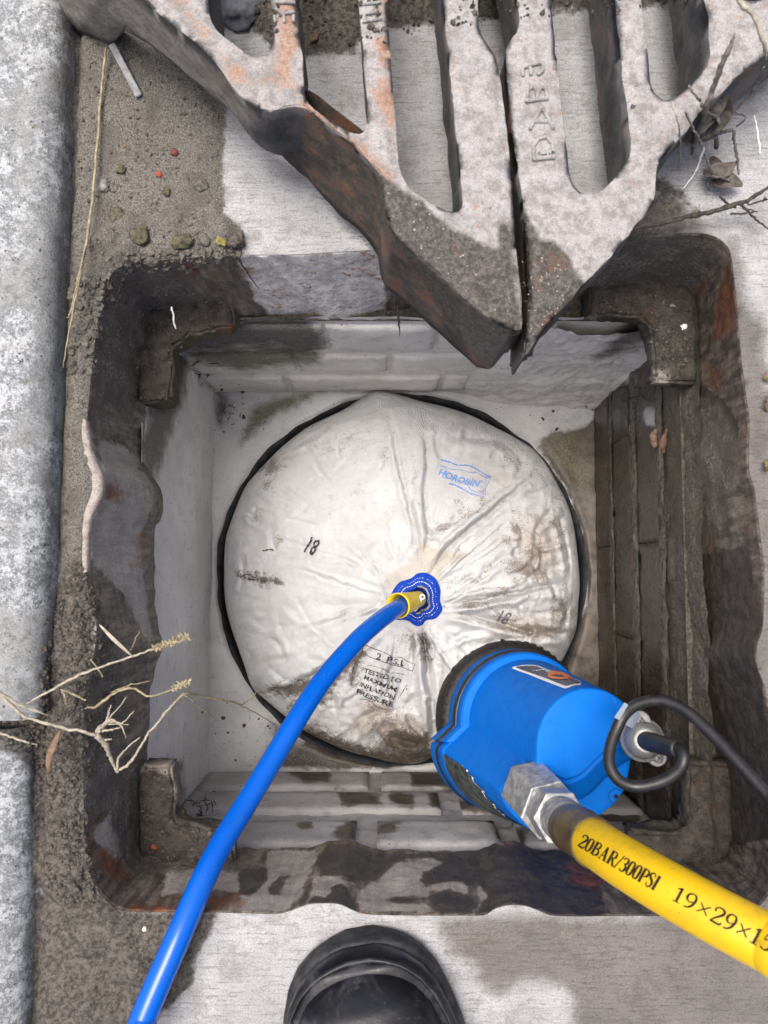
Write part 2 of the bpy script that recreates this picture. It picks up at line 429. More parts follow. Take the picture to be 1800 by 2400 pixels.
def mat_canvas():
    m = Mat('white_canvas', .9, .2); m.gr = 0.08
    a = m.noise(560, 4, .75); b = m.noise(85, 6, .7); big = m.noise(15, 5, .6)
    c = m.mix(m.step(big, .3, .7), (.49, .497, .498), (.575, .585, .59))
    c = m.mix(m.math('MULTIPLY', m.step(b, .50, .70), .5), c, (.46, .435, .40))
    c = m.mix(m.math('MULTIPLY', m.step(m.noise(34, 6, .72), .48, .64), .42), c, (.44, .43, .41))
    cr = m.mask('cream', m.noise(60, 5, .6), .6, .12)
    c = m.mix(m.math('MULTIPLY', cr, .5), c, (.44, .385, .28))
    tan = m.mask('tan', m.noise(60, 6, .7), .8, .45)
    c = m.mix(m.math('MULTIPLY', tan, .55), c, (.36, .285, .21))
    # dirt: speckle that thickens with the attribute
    d = m.attr('dirt')
    sp = m.step(m.math('ADD', m.math('MULTIPLY', d, .40), m.math('ADD', m.math('MULTIPLY', m.math('SUBTRACT', a, .5), 1.0), m.math('MULTIPLY', m.math('SUBTRACT', b, .5), 1.0))), .22, .42)
    c = m.mix(m.math('MULTIPLY', sp, .72), c, m.mix(b, (.11, .08, .058), (.20, .158, .12)))
    fl = m.math('MULTIPLY', m.step(m.vor(240), .10, .04), m.step(m.noise(22, 4), .40, .6))
    c = m.mix(m.math('MULTIPLY', fl, .7), c, (.12, .10, .085))
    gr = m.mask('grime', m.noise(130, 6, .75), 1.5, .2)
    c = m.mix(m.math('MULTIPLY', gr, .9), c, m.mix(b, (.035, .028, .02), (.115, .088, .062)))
    m.set('Base Color', c)
    wv = m.t.nodes.new('ShaderNodeTexWave'); m.lk(m.pos, wv.inputs['Vector']); wv.inputs['Scale'].default_value = 420; wv.bands_direction = 'DIAGONAL'
    h = m.math('ADD', m.math('MULTIPLY', wv.outputs['Fac'], .25), m.math('ADD', m.math('MULTIPLY', a, .4), m.math('MULTIPLY', m.noise(60, 4, .6, None, .6), 2.2)))
    m.set('Normal', m.bump(h, .75, .0020))
    return m.m
def mat_plastic(name, c, rough, dirt=.35, sc=70):
    m = Mat(name, rough, .45 if rough < .5 else .16)
    b = m.noise(sc, 6, .7); a = m.noise(400, 4, .7)
    k = m.mix(m.math('MULTIPLY', m.step(b, .52, .75), dirt), c, [x*.55+.01 for x in c])
    k = m.mix(m.math('MULTIPLY', m.math('MULTIPLY', m.step(m.vor(130), .09, .04), m.step(b, .5, .6)), .7), k, (.02, .025, .04))
    if name == 'blue_pump_plastic':
        mud = m.math('MULTIPLY', m.step(m.noise(300, 5, .8), .60, .68), m.step(m.noise(18, 4, .6), .48, .62))
        k = m.mix(m.math('MULTIPLY', mud, .55), k, (.05, .05, .045))
        sc2 = m.step(m.noise(1, 4, .7, m.map((420, 60, 300), (.3, .2, .9))), .66, .70); k = m.mix(m.math('MULTIPLY', sc2, .35), k, (.12, .26, .55))
    if name == 'blue_hose_pvc':
        k = m.mix(m.math('MULTIPLY', m.step(m.noise(1, 5, .75, m.map((260, 120, 200))), .60, .70), .35), k, (.09, .20, .46))
        k = m.mix(m.math('MULTIPLY', m.step(m.noise(330, 5, .8), .64, .70), .6), k, (.03, .035, .05))
    if name.startswith('yellow_hose'):
        k = m.mix(m.math('MULTIPLY', m.step(m.noise(1, 5, .7, m.map((30, 60, 30))), .56, .72), .5), k, (.22, .15, .01))
        k = m.mix(m.math('MULTIPLY', m.step(m.noise(210, 5, .8), .62, .70), .6), k, (.12, .09, .02))
    m.set('Base Color', k)
    m.set('Roughness', m.step(b, .3, .7, rough*.85, min(1, rough*1.3)))
    m.set('Normal', m.bump(a, .06, .0006))
    return m.m
M = {}
M['ground'] = mat_ground(); M['kerb'] = mat_kerb(); M['grate'] = mat_grate(); M['frame'] = mat_frame()
M['render'] = mat_render('pale_cement_render', (.60, .585, .55), (.71, .70, .665))
M['floor'] = mat_render('chamber_floor_cement', (.40, .405, .40), (.53, .53, .52))
M['brick_dry'] = mat_render('cement_washed_brick', (.29, .277, .268), (.43, .415, .405))
M['brick_pale'] = mat_render('rendered_brick', (.58, .555, .51), (.70, .68, .63))
M['brick_wet'] = mat_brick_wet(); M['mortar'] = mat_mortar()
mj = Mat('wet_pale_joint', .3, .5); mj.gr = .5; jn = mj.noise(160, 6, .75)
mj.set('Base Color', mj.mix(mj.step(jn, .36, .64), (.045, .038, .03), (.15, .132, .104))); mj.set('Roughness', mj.step(jn, .4, .6, .12, .5)); mj.set('Normal', mj.bump(mj.noise(420, 5, .8), .9, .002)); M['joint'] = mj.m
M['canvas'] = mat_canvas(); M['seat'] = mat_seat()
M['pump_blue'] = mat_plastic('blue_pump_plastic', (.0, .125, .52), .55, .5)
M['hose_blue'] = mat_plastic('blue_hose_pvc', (.0, .088, .47), .20, .45)
M['patch_blue'] = mat_plastic('blue_woven_patch', (.006, .045, .34), .5)
M['patch_dark'] = mat_plastic('dark_blue_pleats', (.004, .022, .17), .45)
M['yellow'] = mat_plastic('yellow_hose_rubber', (.56, .36, .002), .45, .5, 45)
M['yellow_band'] = mat_plastic('yellow_sleeve_plastic', (.62, .46, .02), .4, .4, 150)
M['black'] = simple('black_rubber', (.014, .014, .015), .42, .5, 0, .35, 150, .15)
M['black_rough'] = simple('black_strainer', (.012, .011, .011), .6, .4, 0, .5, 200, .6, 260)
M['ink'] = simple('black_ink', (.045, .045, .05), .9, .1, 0, .5, 800)
M['ink_soft'] = simple('faded_black_ink', (.13, .13, .14), .9, .1, 0, .5, 700)
M['ink_blue'] = simple('blue_stamp_ink', (.17, .33, .68), .9, .1, 0, .45, 500)
def worn(name, col, th=.56, sc=330):
    m = Mat(name, .85, .15); m.set('Base Color', col); t_ = m.t.nodes.new('ShaderNodeBsdfTransparent'); mx = m.t.nodes.new('ShaderNodeMixShader')
    m.lk(m.step(m.noise(sc, 5, .75), th-.03, th+.08, 0, .92), mx.inputs[0]); m.t.links.new(m.p.outputs[0], mx.inputs[1]); m.t.links.new(t_.outputs[0], mx.inputs[2]); m.t.links.new(mx.outputs[0], m.out.inputs[0]); return m.m
M['ink'] = worn('black_ink', (.04, .04, .045)); M['ink_soft'] = worn('faded_black_ink', (.10, .10, .11), .50); M['ink_blue'] = worn('blue_stamp_ink', (.14, .28, .60), .54)
M['print'] = worn('black_hose_print', (.018, .016, .010), .66, 240)
M['thread'] = simple('white_thread', (.75, .76, .78), .8, .2)
M['zinc'] = simple('galvanised_fitting', (.36, .365, .37), .45, .5, .55, .35, 160, .35, 300)
M['steel'] = simple('brushed_steel', (.20, .20, .20), .5, .5, .35, .15, 200)
M['tape'] = simple('brown_hose_ferrule', (.085, .06, .022), .45, .5, 0, .5, 80, .2)
M['pipe'] = simple('dark_pipe_plastic', (.016, .018, .022), .75, .25, 0, .6, 90, .5, 160)
M['straw'] = simple('dry_straw', (.25, .215, .135), .7, .3, 0, .35, 220)
M['straw_pale'] = simple('bleached_straw', (.30, .27, .21), .75, .3, 0, .3, 220)
M['twig'] = simple('dark_twig', (.055, .048, .042), .85, .2, 0, .5, 200, .4)
M['twig_grey'] = simple('grey_twig', (.12, .11, .10), .85, .2, 0, .45, 200, .4)
M['leaf_dead'] = simple('dead_leaf', (.095, .083, .072), .85, .2, 0, .5, 160, .4)
M['leaf_brown'] = simple('brown_leaf', (.15, .095, .066), .8, .2, 0, .4, 160, .3)
M['leaf_yellow'] = simple('yellow_leaf', (.15, .115, .05), .6, .3, 0, .5, 120, .3)
M['soil'] = simple('dark_soil_crumbs', (.072, .064, .055), .9, .2, 0, .65, 400, .7, 600)
M['sandlump'] = simple('sandy_mortar_lumps', (.105, .097, .083), .9, .2, 0, .4, 400, .7, 600)
M['moss'] = simple('mossy_lump', (.082, .076, .050), .9, .2, 0, .5, 300, .7, 600)
M['lichen'] = simple('yellow_lichen', (.21, .185, .06), .9, .2, 0, .5, 300, .6, 600)
M['stone_red'] = simple('red_brick_chip', (.13, .038, .032), .85, .2, 0, .35, 400, .4)
M['stone_bright'] = simple('bright_red_chip', (.30, .065, .045), .85, .2, 0, .35, 400, .4)
M['stone_grey'] = simple('grey_pebble', (.17, .165, .155), .8, .3, 0, .4, 250, .4)
M['stone_blue'] = simple('blue_grey_stone', (.115, .125, .14), .8, .3, 0, .4, 120, .5, 300)
M['chip_grey'] = simple('pale_grey_wood', (.24, .245, .25), .8, .2, 0, .25, 150)
M['chip_white'] = simple('white_chip', (.78, .78, .75), .6, .3)
M['boot'] = simple('scuffed_black_boot', (.012, .013, .016), .5, .35, 0, .85, 45, .25, 250)
mb = Mat('scuffed_black_boot', .5, .4)
sc_n = mb.noise(28, 6, .7, None, .6); cb_ = mb.mix(mb.math('MULTIPLY', mb.step(sc_n, .50, .68), .8), (.0075, .008, .0105), (.052, .055, .062)); mb.set('Base Color', mb.mix(mb.math('MULTIPLY', mb.step(mb.noise(260, 4, .7), .6, .7), .5), cb_, (.06, .062, .066)))
mb.set('Roughness', mb.step(sc_n, .4, .7, .30, .7)); mb.set('Normal', mb.bump(mb.noise(260, 4, .7), .25, .0008)); M['boot'] = mb.m
M['boot_grey'] = simple('dusty_boot_rubber', (.027, .029, .031), .7, .3, 0, .6, 90, .3, 300)
M['silver'] = simple('torn_foil_sticker', (.10, .12, .12), .38, .6, .6, .7, 130, .6, 200)
M['white_print'] = simple('white_label_print', (.75, .78, .80), .5, .3, 0, .05)
M['navy'] = simple('navy_label', (.012, .022, .07), .3, .5, 0, .3)
M['orange'] = simple('orange_label_print', (.62, .16, .04), .4, .4, 0, .2)
M['pale_print'] = simple('pale_teal_label_print', (.32, .48, .52), .4, .4, 0, .2)
m_ = Mat('clear_cable_tie', .25, .5); m_.set('Base Color', (.55, .68, .80)); m_.set('Transmission Weight', .35); M['clear'] = m_.m
# ================================================================== SETTING
# frame opening at street level (T) and lip of the cast frame 120 mm lower (B), surveyed pair by pair
FT_L = [(262,640),(243,670),(228,760),(212,900),(203,1010),(215,1060),(236,1115),(234,1160),(212,1210),(203,1260),(203,1350),(214,1420),(226,1470),(220,1530),(202,1590),(196,1680),(196,1850),(198,1950),(208,2040),(240,2100),(293,2134)]
FB_L = [(372,745),(368,775),(348,860),(333,960),(328,1054),(348,1108),(374,1145),(377,1190),(366,1222),(357,1245),(355,1350),(357,1434),(370,1495),(374,1520),(352,1590),(345,1660),(338,1850),(336,1930),(338,1965),(350,1985),(385,1990)]
FT_B = [(400,2138),(515,2139),(640,2142),(680,2135),(721,2120),(760,2117),(798,2120),(841,2139),(900,2145),(1060,2146),(1133,2145),(1160,2130),(1195,2121),(1230,2123),(1265,2135),(1307,2147),(1450,2147),(1545,2147),(1700,2147)]
FB_B = [(450,1992),(560,1995),(700,1997),(740,1990),(770,1978),(800,1976),(830,1980),(862,1996),(900,1999),(1040,1999),(1110,1999),(1140,1990),(1170,1980),(1200,1978),(1230,1984),(1260,1998),(1350,2000),(1450,2000),(1560,2000)]
FT_R = [(1770,2130),(1815,2070),(1832,1950),(1824,1800),(1808,1700),(1795,1620),(1775,1560),(1774,1515),(1787,1472),(1791,1400),(1790,1325),(1780,1240),(1768,1146),(1757,1110),(1755,1050),(1757,988),(1745,900),(1738,840),(1730,750),(1724,680),(1714,600)]
FB_R = [(1672,1990),(1692,1960),(1694,1880),(1685,1780),(1675,1700),(1662,1630),(1640,1570),(1635,1530),(1644,1490),(1642,1420),(1638,1330),(1634,1250),(1622,1150),(1612,1110),(1610,1050),(1616,1000),(1620,900),(1620,850),(1618,790),(1614,740),(1606,712)]
FT_T = [(1700,572),(1670,552),(1620,546),(1500,552),(1300,562),(1100,572),(930,582),(800,590),(690,596),(560,598),(450,604),(330,616),(285,626)]
FB_T = [(1590,697),(1562,690),(1500,688),(1400,692),(1250,702),(1100,712),(960,720),(880,724),(800,742),(722,733),(575,739),(480,743),(400,744)]
FT = FT_L+FT_B+FT_R+FT_T; FB = FB_L+FB_B+FB_R+FB_T
LIPZ, FLOORZ = -0.12, -0.41
Tw = catmull([W(x, y, 0) for x, y in FT], 5, True)
Bw = catmull([W(x, y, LIPZ) for x, y in FB], 5, True)
HOLE = [(v.x, v.y) for v in Tw]
# ---- ground
def axis(lo, hi, st):
    a = list(np.arange(lo, hi+st/2, st)); s = st; r = []
    x = hi
    while x < 70: s *= 1.5; x += s; r.append(x)
    l = []; s = st; x = lo
    while x > -70: s *= 1.5; x -= s; l.append(x)
    return np.array(l[::-1]+a+r)
gx, gy = axis(-.33, .36, .0032), axis(-.38, .50, .0032)
GX, GY = np.meshgrid(gx, gy)
GV = np.stack([GX.ravel(), GY.ravel(), np.zeros(GX.size)], 1)
near = (np.abs(GV[:, 0]) < .45) & (np.abs(GV[:, 1]) < .6)
def on_near(fn, fill=-1.0):
    r = np.full(len(GV), float(fill)); r[near] = fn(GV[near]); return r
hd = on_near(lambda v: sdf(v[:, :2], HOLE), -1)
# snap rim vertices on to the opening
idx = np.where(np.abs(hd) < .0021)[0]
HN = np.array(HOLE)
for i in idx:
    p = GV[i, :2]; best = None
    d = np.hypot(*(HN-p).T); k = int(d.argmin())
    for a, b in ((HN[k-1], HN[k]), (HN[k], HN[(k+1) % len(HN)])):
        ab = b-a; t = np.clip((p-a)@ab/max(ab@ab, 1e-12), 0, 1); q = a+t*ab
        if best is None or np.hypot(*(q-p)) < best[0]: best = (np.hypot(*(q-p)), q)
    GV[i, :2] = best[1]
nx, ny = len(gx), len(gy)
F = np.array(grid_faces(nx, ny))
inn = hd > .0005
snap = np.zeros(len(GV), bool); snap[idx] = True; inn[idx] = False
F = F[~(inn[F].any(1))]
keep = ~(snap[F].all(1) & inside(GV[F].mean(1)[:, :2], HOLE))
F = F[keep]
gpx = PX(GV*np.array([1, 1, 0]))
SAND = [[(100,-300),(100,120),(150,180),(140,1345),(215,1345),(225,1200),(240,1110),(215,1000),(225,880),(240,700),(262,660),(300,645),(420,622),(545,606),(575,560),(560,535),(530,505),(520,440),(528,260),(460,160),(330,60),(300,-300)],
        [(100,2420),(110,2125),(250,2120),(300,2140),(505,2140),(500,2165),(470,2215),(452,2260),(450,2300),(425,2330),(375,2372),(350,2420)]]
SOIL = [[(60,1560),(110,1450),(150,1330),(200,1300),(225,1400),(215,1600),(205,1800),(198,1960),(215,2060),(235,2140),(150,2140),(60,2070),(60,1850),(60,1720),(-80,1740),(-80,1690),(60,1690)],
        [(470,-400),(500,20),(560,40),(640,115),(700,130),(830,125),(850,70),(1000,60),(1180,45),(1300,30),(1500,18),(1700,5),(1900,0),(1900,-400)],
        [(60,2420),(60,2105),(250,2120),(300,2140),(505,2140),(500,2165),(470,2215),(452,2260),(450,2300),(425,2330),(375,2372),(350,2420)],
        [(185,2060),(215,2050),(305,2120),(310,2160),(190,2160)],
        [(172,60),(186,60),(182,400),(176,700),(168,1000),(160,1340),(140,1340),(158,700)]]
WET = [[(1020,2148),(1030,2195),(1052,2232),(1112,2262),(1118,2306),(1165,2330),(1240,2298),(1318,2312),(1345,2345),(1340,2420),(2200,2420),(2200,2148)],
       [(1640,520),(1700,545),(1745,620),(1748,700),(1790,760),(1800,900),(2000,1000),(2000,2150),(1700,2150),(1700,560)],
       [(1340,600),(1430,500),(1480,452),(1560,470),(1650,520),(1690,575)],
       [(545,592),(575,600),(620,640),(560,660),(480,620)]]
SANDTHIN = [(1380,560),(1480,430),(1560,420),(1640,500),(1560,560)]
cl = lambda v: np.clip(v/60., -2, 2)
g_sand = on_near(lambda v: cl(msdf(PX(v), SAND)), -2); g_soil = on_near(lambda v: cl(msdf(PX(v), SOIL)), -2)
g_wet = on_near(lambda v: cl(msdf(PX(v), WET)), -2)
g_thin = on_near(lambda v: cl(sdf(PX(v), SANDTHIN)), -2)
g_soil = np.maximum(g_soil, np.minimum(g_thin, .05))
nearV = GV[near]
kx_ = lambda px, py: W(px, py, 0).x
ky_ = lambda py: W(100, py, 0).y
n1 = fbm(nearV, 60, 4, 1); n2 = fbm(nearV, 240, 2, 5); n3 = fbm(nearV, 9, 2, 9)
rim = smooth(-hd[near], 0.0, .006)
dz = (.0035*smooth(g_sand[near], -.1, .5)*(1+.5*n1)+.0006*n2*smooth(g_sand[near], 0, .3))*rim
dz += smooth(g_soil[near], -.1, .6)*(.006+.0035*n1+.0016*n2)*rim
# loose lip of sand that has crumbled at the corner of the pit
lipm = smooth(sdf(PX(nearV), [(225,700),(265,640),(420,585),(600,590),(560,500),(260,500),(180,600),(175,720)])/50., 0, .6)
dz += lipm*(.004+.006*np.maximum(n1, -.3)+.0015*n2)*np.maximum(rim, .35)
kl = np.interp(nearV[:, 1], [ky_(1700), ky_(100)], [kx_(95, 1700), kx_(176, 100)])
dz -= .009*np.exp(-((nearV[:, 0]-kl-.002)/.0035)**2)
GV[near, 2] += dz+.0004*n1*(1-smooth(g_sand[near], 0, .3))*rim
ground = obj('ground', mesh('ground', GV, F, True, dict(sand=g_sand, soil=g_soil, wet=g_wet)), M['ground']); tag(ground, kind='structure')

# ---- kerb stones (thing each)
def kerb(name, label, r0, r1, y0, y1, top, dirtpoly):
    # r0,r1: x of the road-side foot at y0,y1 ; bullnose on the road side
    RB = .020
    prof = [(0, -.10), (0, top-RB)]
    prof += [(-RB+RB*math.cos(a), top-RB+RB*math.sin(a)) for a in np.linspace(.2, math.pi/2, 8)]
    prof += [(-x, top) for x in np.arange(.026, .13, .006)]+[(-.15, top), (-.15, -.10)]
    ys = np.arange(y0, y1+1e-6, .006); V = []
    for j, y in enumerate(ys):
        xr = r0+(r1-r0)*(y-y0)/(y1-y0)
        e = min(1, min(y-y0, y1-y)/.008); e = math.sqrt(max(0, 1-(1-e)**2))
        for (dx, z) in prof: V.append((xr+dx-(1-e)*.004*(1 if dx > -.01 else 0), y, z-(1-e)*.007*(z > 0)))
    V = np.array(V); n = fbm(V, 45, 4, 21); n2_ = fbm(V, 200, 2, 3)
    V[:, 2] += (.0013*n+.0006*n2_)*(V[:, 2] > .001); V[:, 0] += (.0013*n-.0006*n2_)
    k = len(prof); F = grid_faces(k, len(ys)); F.append(tuple(range(k))); F.append(tuple(range((len(ys)-1)*k, len(ys)*k))[::-1])
    at = cl(msdf(PX(V), dirtpoly)) if dirtpoly else np.full(len(V), -2.)
    o = obj(name, mesh(name, V, F, True, dict(dirt=at)), M['kerb']); return tag(o, label, 'kerb stone', 'kerb stones along the left edge')
kx = lambda px, py: W(px, py, 0).x
ky = lambda py: W(100, py, .02).y
kerb('kerb_stone', 'long speckled grey kerb stone running beside the sandy upper left corner', kx(122, 1650), kx(176, 100), ky(1688), .84, .030,
     [[(90,1700),(95,1560),(118,1470),(150,1330),(190,1330),(150,1700)]])
kerb('kerb_stone', 'lower left kerb stone with dark soil lying over its upper end', kx(100, 2400), kx(86, 1700), -1.0, ky(1700), .022,
     [[(-200,1690),(300,1690),(300,2000),(75,1900),(70,1800),(20,1760),(-40,1755),(-200,1780)]])

# ---- chamber: backing walls, bricks, floor, pipe
XL, XR, YB, YT = -.217, .269, -.2533, .2245
def wall(name, a, b, z0, z1, nrm, mat, amp=.0015, polys={}, nu=90, nv=60, seed=0):
    a, b, nrm = Vector(a), Vector(b), Vector(nrm)
    V = []
    for j in range(nv):
        z = z0+(z1-z0)*j/(nv-1)
        for i in range(nu):
            p = a+(b-a)*i/(nu-1); V.append((p.x, p.y, z))
    V = np.array(V); n = fbm(V, 30, 4, seed)+.4*fbm(V, 160, 2, seed+3)
    V += np.array(nrm)[None]*(amp*n)[:, None]
    at = {k: cl(msdf(PX(V), q)) for k, q in polys.items()}
    for k in ('wet', 'moss', 'dark', 'pale'): at.setdefault(k, np.full(len(V), -2.))
    o = obj(name, mesh(name, V, grid_faces(nu, nv), True, at), mat); return tag(o, kind='structure')
w_left = wall('chamber_wall_left', (XL, YT+.02, 0), (XL, YB-.02, 0), FLOORZ-.01, LIPZ+.002, (1, 0, 0), M['render'], .0012,
    dict(moss=[[(372,945),(440,830),(436,920),(412,985),(385,1060),(362,1130),(340,1120),(325,1040)]],
         dark=[[(355,800),(440,800),(450,835),(420,905),(400,960),(340,980)], [(340,1780),(425,1790),(430,1860),(420,1990),(330,1990)]]), seed=31)  # first dark patch: shadow and dirt under the upper seat, put into the colour
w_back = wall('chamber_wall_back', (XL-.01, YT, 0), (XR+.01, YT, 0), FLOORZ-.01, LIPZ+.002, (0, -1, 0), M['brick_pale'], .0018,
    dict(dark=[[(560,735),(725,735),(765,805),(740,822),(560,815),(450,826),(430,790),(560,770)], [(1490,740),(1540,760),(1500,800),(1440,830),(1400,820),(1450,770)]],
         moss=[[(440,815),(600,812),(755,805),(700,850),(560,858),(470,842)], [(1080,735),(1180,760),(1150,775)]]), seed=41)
w_front = wall('chamber_wall_front', (XL-.01, YB, 0), (XR+.01, YB, 0), FLOORZ-.01, LIPZ+.002, (0, 1, 0), M['brick_dry'], .002,
    dict(wet=[[(1030,1840),(1200,1900),(1300,1980),(1500,1980),(1500,1790),(1020,1790)]]), seed=51)
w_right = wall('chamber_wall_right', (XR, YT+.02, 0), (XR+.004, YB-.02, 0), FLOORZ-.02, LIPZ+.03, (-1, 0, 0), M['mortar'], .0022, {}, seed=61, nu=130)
_brick_no = [0]
def brick(parent, c, u, hw, hh, nrm, dep, mat, polys={}, seed=0, amp=.0007, edge=.0022):
    """one brick: c centre of its face, u along the course, nrm out of the wall"""
    c, u, nrm = Vector(c), Vector(u).normalized(), Vector(nrm).normalized()
    nu, nv = max(10, int(hw/.0035)), 9
    V, F = [], []
    for j in range(nv):
        for i in range(nu):
            a, b = -1+2*i/(nu-1), -1+2*j/(nv-1)
            e = 0
            if i in (0, nu-1) or j in (0, nv-1): e = 1
            V.append(c+u*(hw*a)+Vector((0, 0, hh*b))-nrm*(edge*e))
    F = grid_faces(nu, nv)
    ring = [i for i in range(nu)]+[j*nu+nu-1 for j in range(1, nv)]+[(nv-1)*nu+i for i in range(nu-2, -1, -1)]+[j*nu for j in range(nv-2, 0, -1)]
    base = len(V)
    for r in ring: V.append(V[r]-nrm*dep)
    m = len(ring)
    for i in range(m): F.append((ring[i], ring[(i+1) % m], base+(i+1) % m, base+i))
    V = np.array([tuple(v) for v in V]); n = fbm(V, 55, 3, seed+70)+.5*fbm(V, 250, 2, seed)
    V += np.array(nrm)[None]*(amp*n)[:, None]
    V[:, 2] += .0006*fbm(V, 40, 2, seed+5)
    if nrm.x > -.5:
        pass
    at = {k: cl(msdf(PX(V), q)) for k, q in polys.items()}
    for k in ('wet', 'moss', 'dark', 'pale'): at.setdefault(k, np.full(len(V), -2.))
    # keep windings facing out
    me = mesh('brick', V, F, True, at)
    bmx = bmesh.new(); bmx.from_mesh(me); bmesh.ops.recalc_face_normals(bmx, faces=bmx.faces); bmx.to_mesh(me); bmx.free()
    return obj('brick', me, mat, parent)
c7 = lambda pts: crop(pts, 560, 1750, 1.975)
WETB = [c7(p) for p in ([(190,90),(330,92),(432,108),(420,160),(300,166)], [(790,115),(960,118),(1300,210),(1300,260),(1010,195),(800,185)],
        [(450,190),(520,200),(640,220),(665,268),(480,275)], [(690,212),(800,215),(815,275),(700,275)], [(880,195),(1300,330),(880,275)],
        [(405,415),(520,335),(550,345),(545,440)], [(636,345),(770,345),(700,405),(640,420)], [(268,350),(345,346),(335,385),(275,384)], [(1185,370),(1330,380),(1330,470),(1260,440),(1190,440)])]
def at_d(px, d, y):          # x on the front wall for a photo column at depth d
    return (px-900)*d/FPX
fr = [  # (z centre, half height, joints in px at that depth, proud)
    (-(.929-.56), .034, [455, 864, 890, 1020, 1290, 1500], .005),
    (-(.842-.56), .033, [420, 700, 1026, 1073, 1390, 1560], .006),
    (-(.741-.56), .034, [400, 838, 884, 1160, 1204, 1480, 1640], .007)]
frx = [[(-.3, 864), (894, 1400), (1420, 1700)], [(-.3, 1026), (1073, 1700)], [(-.3, 836), (884, 1160), (1206, 1480), (1500, 1700)]]
for (zc, hh, _, pr), spans in zip(fr, frx):
    d = CAM_H-zc
    for a, b in spans:
        x0 = max(XL+.004, (a-900)*d/FPX) if a > 0 else XL+.004
        x1 = min(XR-.003, (b-900)*d/FPX)
        if x1-x0 < .015: continue
        _brick_no[0] += 1
        brick(w_front, ((x0+x1)/2, YB+pr, zc), (1, 0, 0), (x1-x0)/2, hh, (0, 1, 0), .02, M['brick_dry'], dict(wet=WETB), _brick_no[0])
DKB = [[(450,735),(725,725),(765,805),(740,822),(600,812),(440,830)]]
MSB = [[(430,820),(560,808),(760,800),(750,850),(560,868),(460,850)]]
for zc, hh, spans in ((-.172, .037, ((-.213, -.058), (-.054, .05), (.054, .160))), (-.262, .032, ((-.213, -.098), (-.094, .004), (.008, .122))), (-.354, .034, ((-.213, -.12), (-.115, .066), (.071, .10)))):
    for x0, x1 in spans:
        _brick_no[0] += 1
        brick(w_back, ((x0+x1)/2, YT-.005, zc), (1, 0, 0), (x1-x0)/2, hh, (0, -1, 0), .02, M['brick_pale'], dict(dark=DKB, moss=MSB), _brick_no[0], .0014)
PALE_R = [[(1380,830),(1440,815),(1500,900),(1465,905),(1440,880),(1410,880)], [(1505,955),(1562,955),(1550,1000),(1512,1000)]]
DARK_R = [[(1420,880),(1500,900),(1505,1020),(1440,1030)], [(1525,880),(1640,880),(1640,1000),(1530,960)]]
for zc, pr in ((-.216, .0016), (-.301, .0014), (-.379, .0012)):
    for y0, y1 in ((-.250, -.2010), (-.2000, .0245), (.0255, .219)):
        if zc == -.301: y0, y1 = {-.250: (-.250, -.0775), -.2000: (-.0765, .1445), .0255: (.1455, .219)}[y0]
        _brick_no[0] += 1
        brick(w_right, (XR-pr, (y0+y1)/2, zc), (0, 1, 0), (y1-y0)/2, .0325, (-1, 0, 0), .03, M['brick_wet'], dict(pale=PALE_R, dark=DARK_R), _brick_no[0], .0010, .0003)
for zc, hh in ((-.2585, .0085), (-.3402, .0055), (-.180, .007)):
    nu_, nv_ = 150, 6; V = []
    for j in range(nv_):
        for i in range(nu_):
            b_ = -1+2*j/(nv_-1); V.append((XR-.0012-.0007*(1-b_*b_), -.250+.469*i/(nu_-1), zc+hh*b_))
    V = np.array(V); n = fbm(V, 90, 4, int(-zc*1000)); V[:, 0] -= .0010*n; V[:, 2] += .0028*fbm(V, 70, 3, 7)*np.sign(V[:, 2]-zc)
    obj('mortar_joint', mesh('mortar_joint', V, [f[::-1] for f in grid_faces(nu_, nv_)]), M['joint'], w_right)
Vb = []
for (x0, y0, x1, y1) in ((XL-.06, YT-.001, XR+.07, YT+.06), (XL-.06, YB-.06, XR+.07, YB+.001), (XL-.06, YB-.0, XL+.001, YT), (XR-.002, YB, XR+.07, YT)):
    Vb += [(x0, y0, LIPZ-.0045), (x1, y0, LIPZ-.0045), (x1, y1, LIPZ-.0045), (x0, y1, LIPZ-.0045)]
obj('mortar_bed', mesh('mortar_bed', Vb, [(4*k, 4*k+1, 4*k+2, 4*k+3) for k in range(4)], False), M['mortar'], w_back)
# rough cement smear on the right half of the back wall, running into the corner
nu, nv = 90, 70
V = []
for j in range(nv):
    z = FLOORZ-.004+(LIPZ-FLOORZ-.004)*j/(nv-1)
    for i in range(nu):
        x = .085+(XR+.002-.085)*i/(nu-1)
        t = i/(nu-1)
        bulge = .009*smooth(np.array([t]), 0, .35)[0]+.03*max(0, t-.72)**1.3+.018*max(0, (1-j/nv)-.55)*smooth(np.array([t]), .1, .6)[0]
        V.append((x, YT-.001-bulge, z))
V = np.array(V); n = fbm(V, 38, 4, 77)+.5*fbm(V, 180, 2, 78); V[:, 1] -= .0028*n*smooth(np.tile(np.arange(nu)/(nu-1), nv), 0, .2)
V[:, 2] += (np.tile(np.arange(nu), nv) > -1)*.006*fbm(V*np.array([1, 0, 0]), 30, 2, 5)*(np.repeat(np.arange(nv), nu) > nv-3)
sm = obj('cement_smear', mesh('cement_smear', V, grid_faces(nu, nv)[::1], True, dict(wet=cl(msdf(PX(V), [[(1270,1060),(1330,1010),(1420,960),(1420,1100)]])), moss=np.full(len(V), -2.), dark=cl(msdf(PX(V), [[(1480,760),(1560,770),(1500,810),(1430,840),(1390,835)]])))), M['render'], w_back)
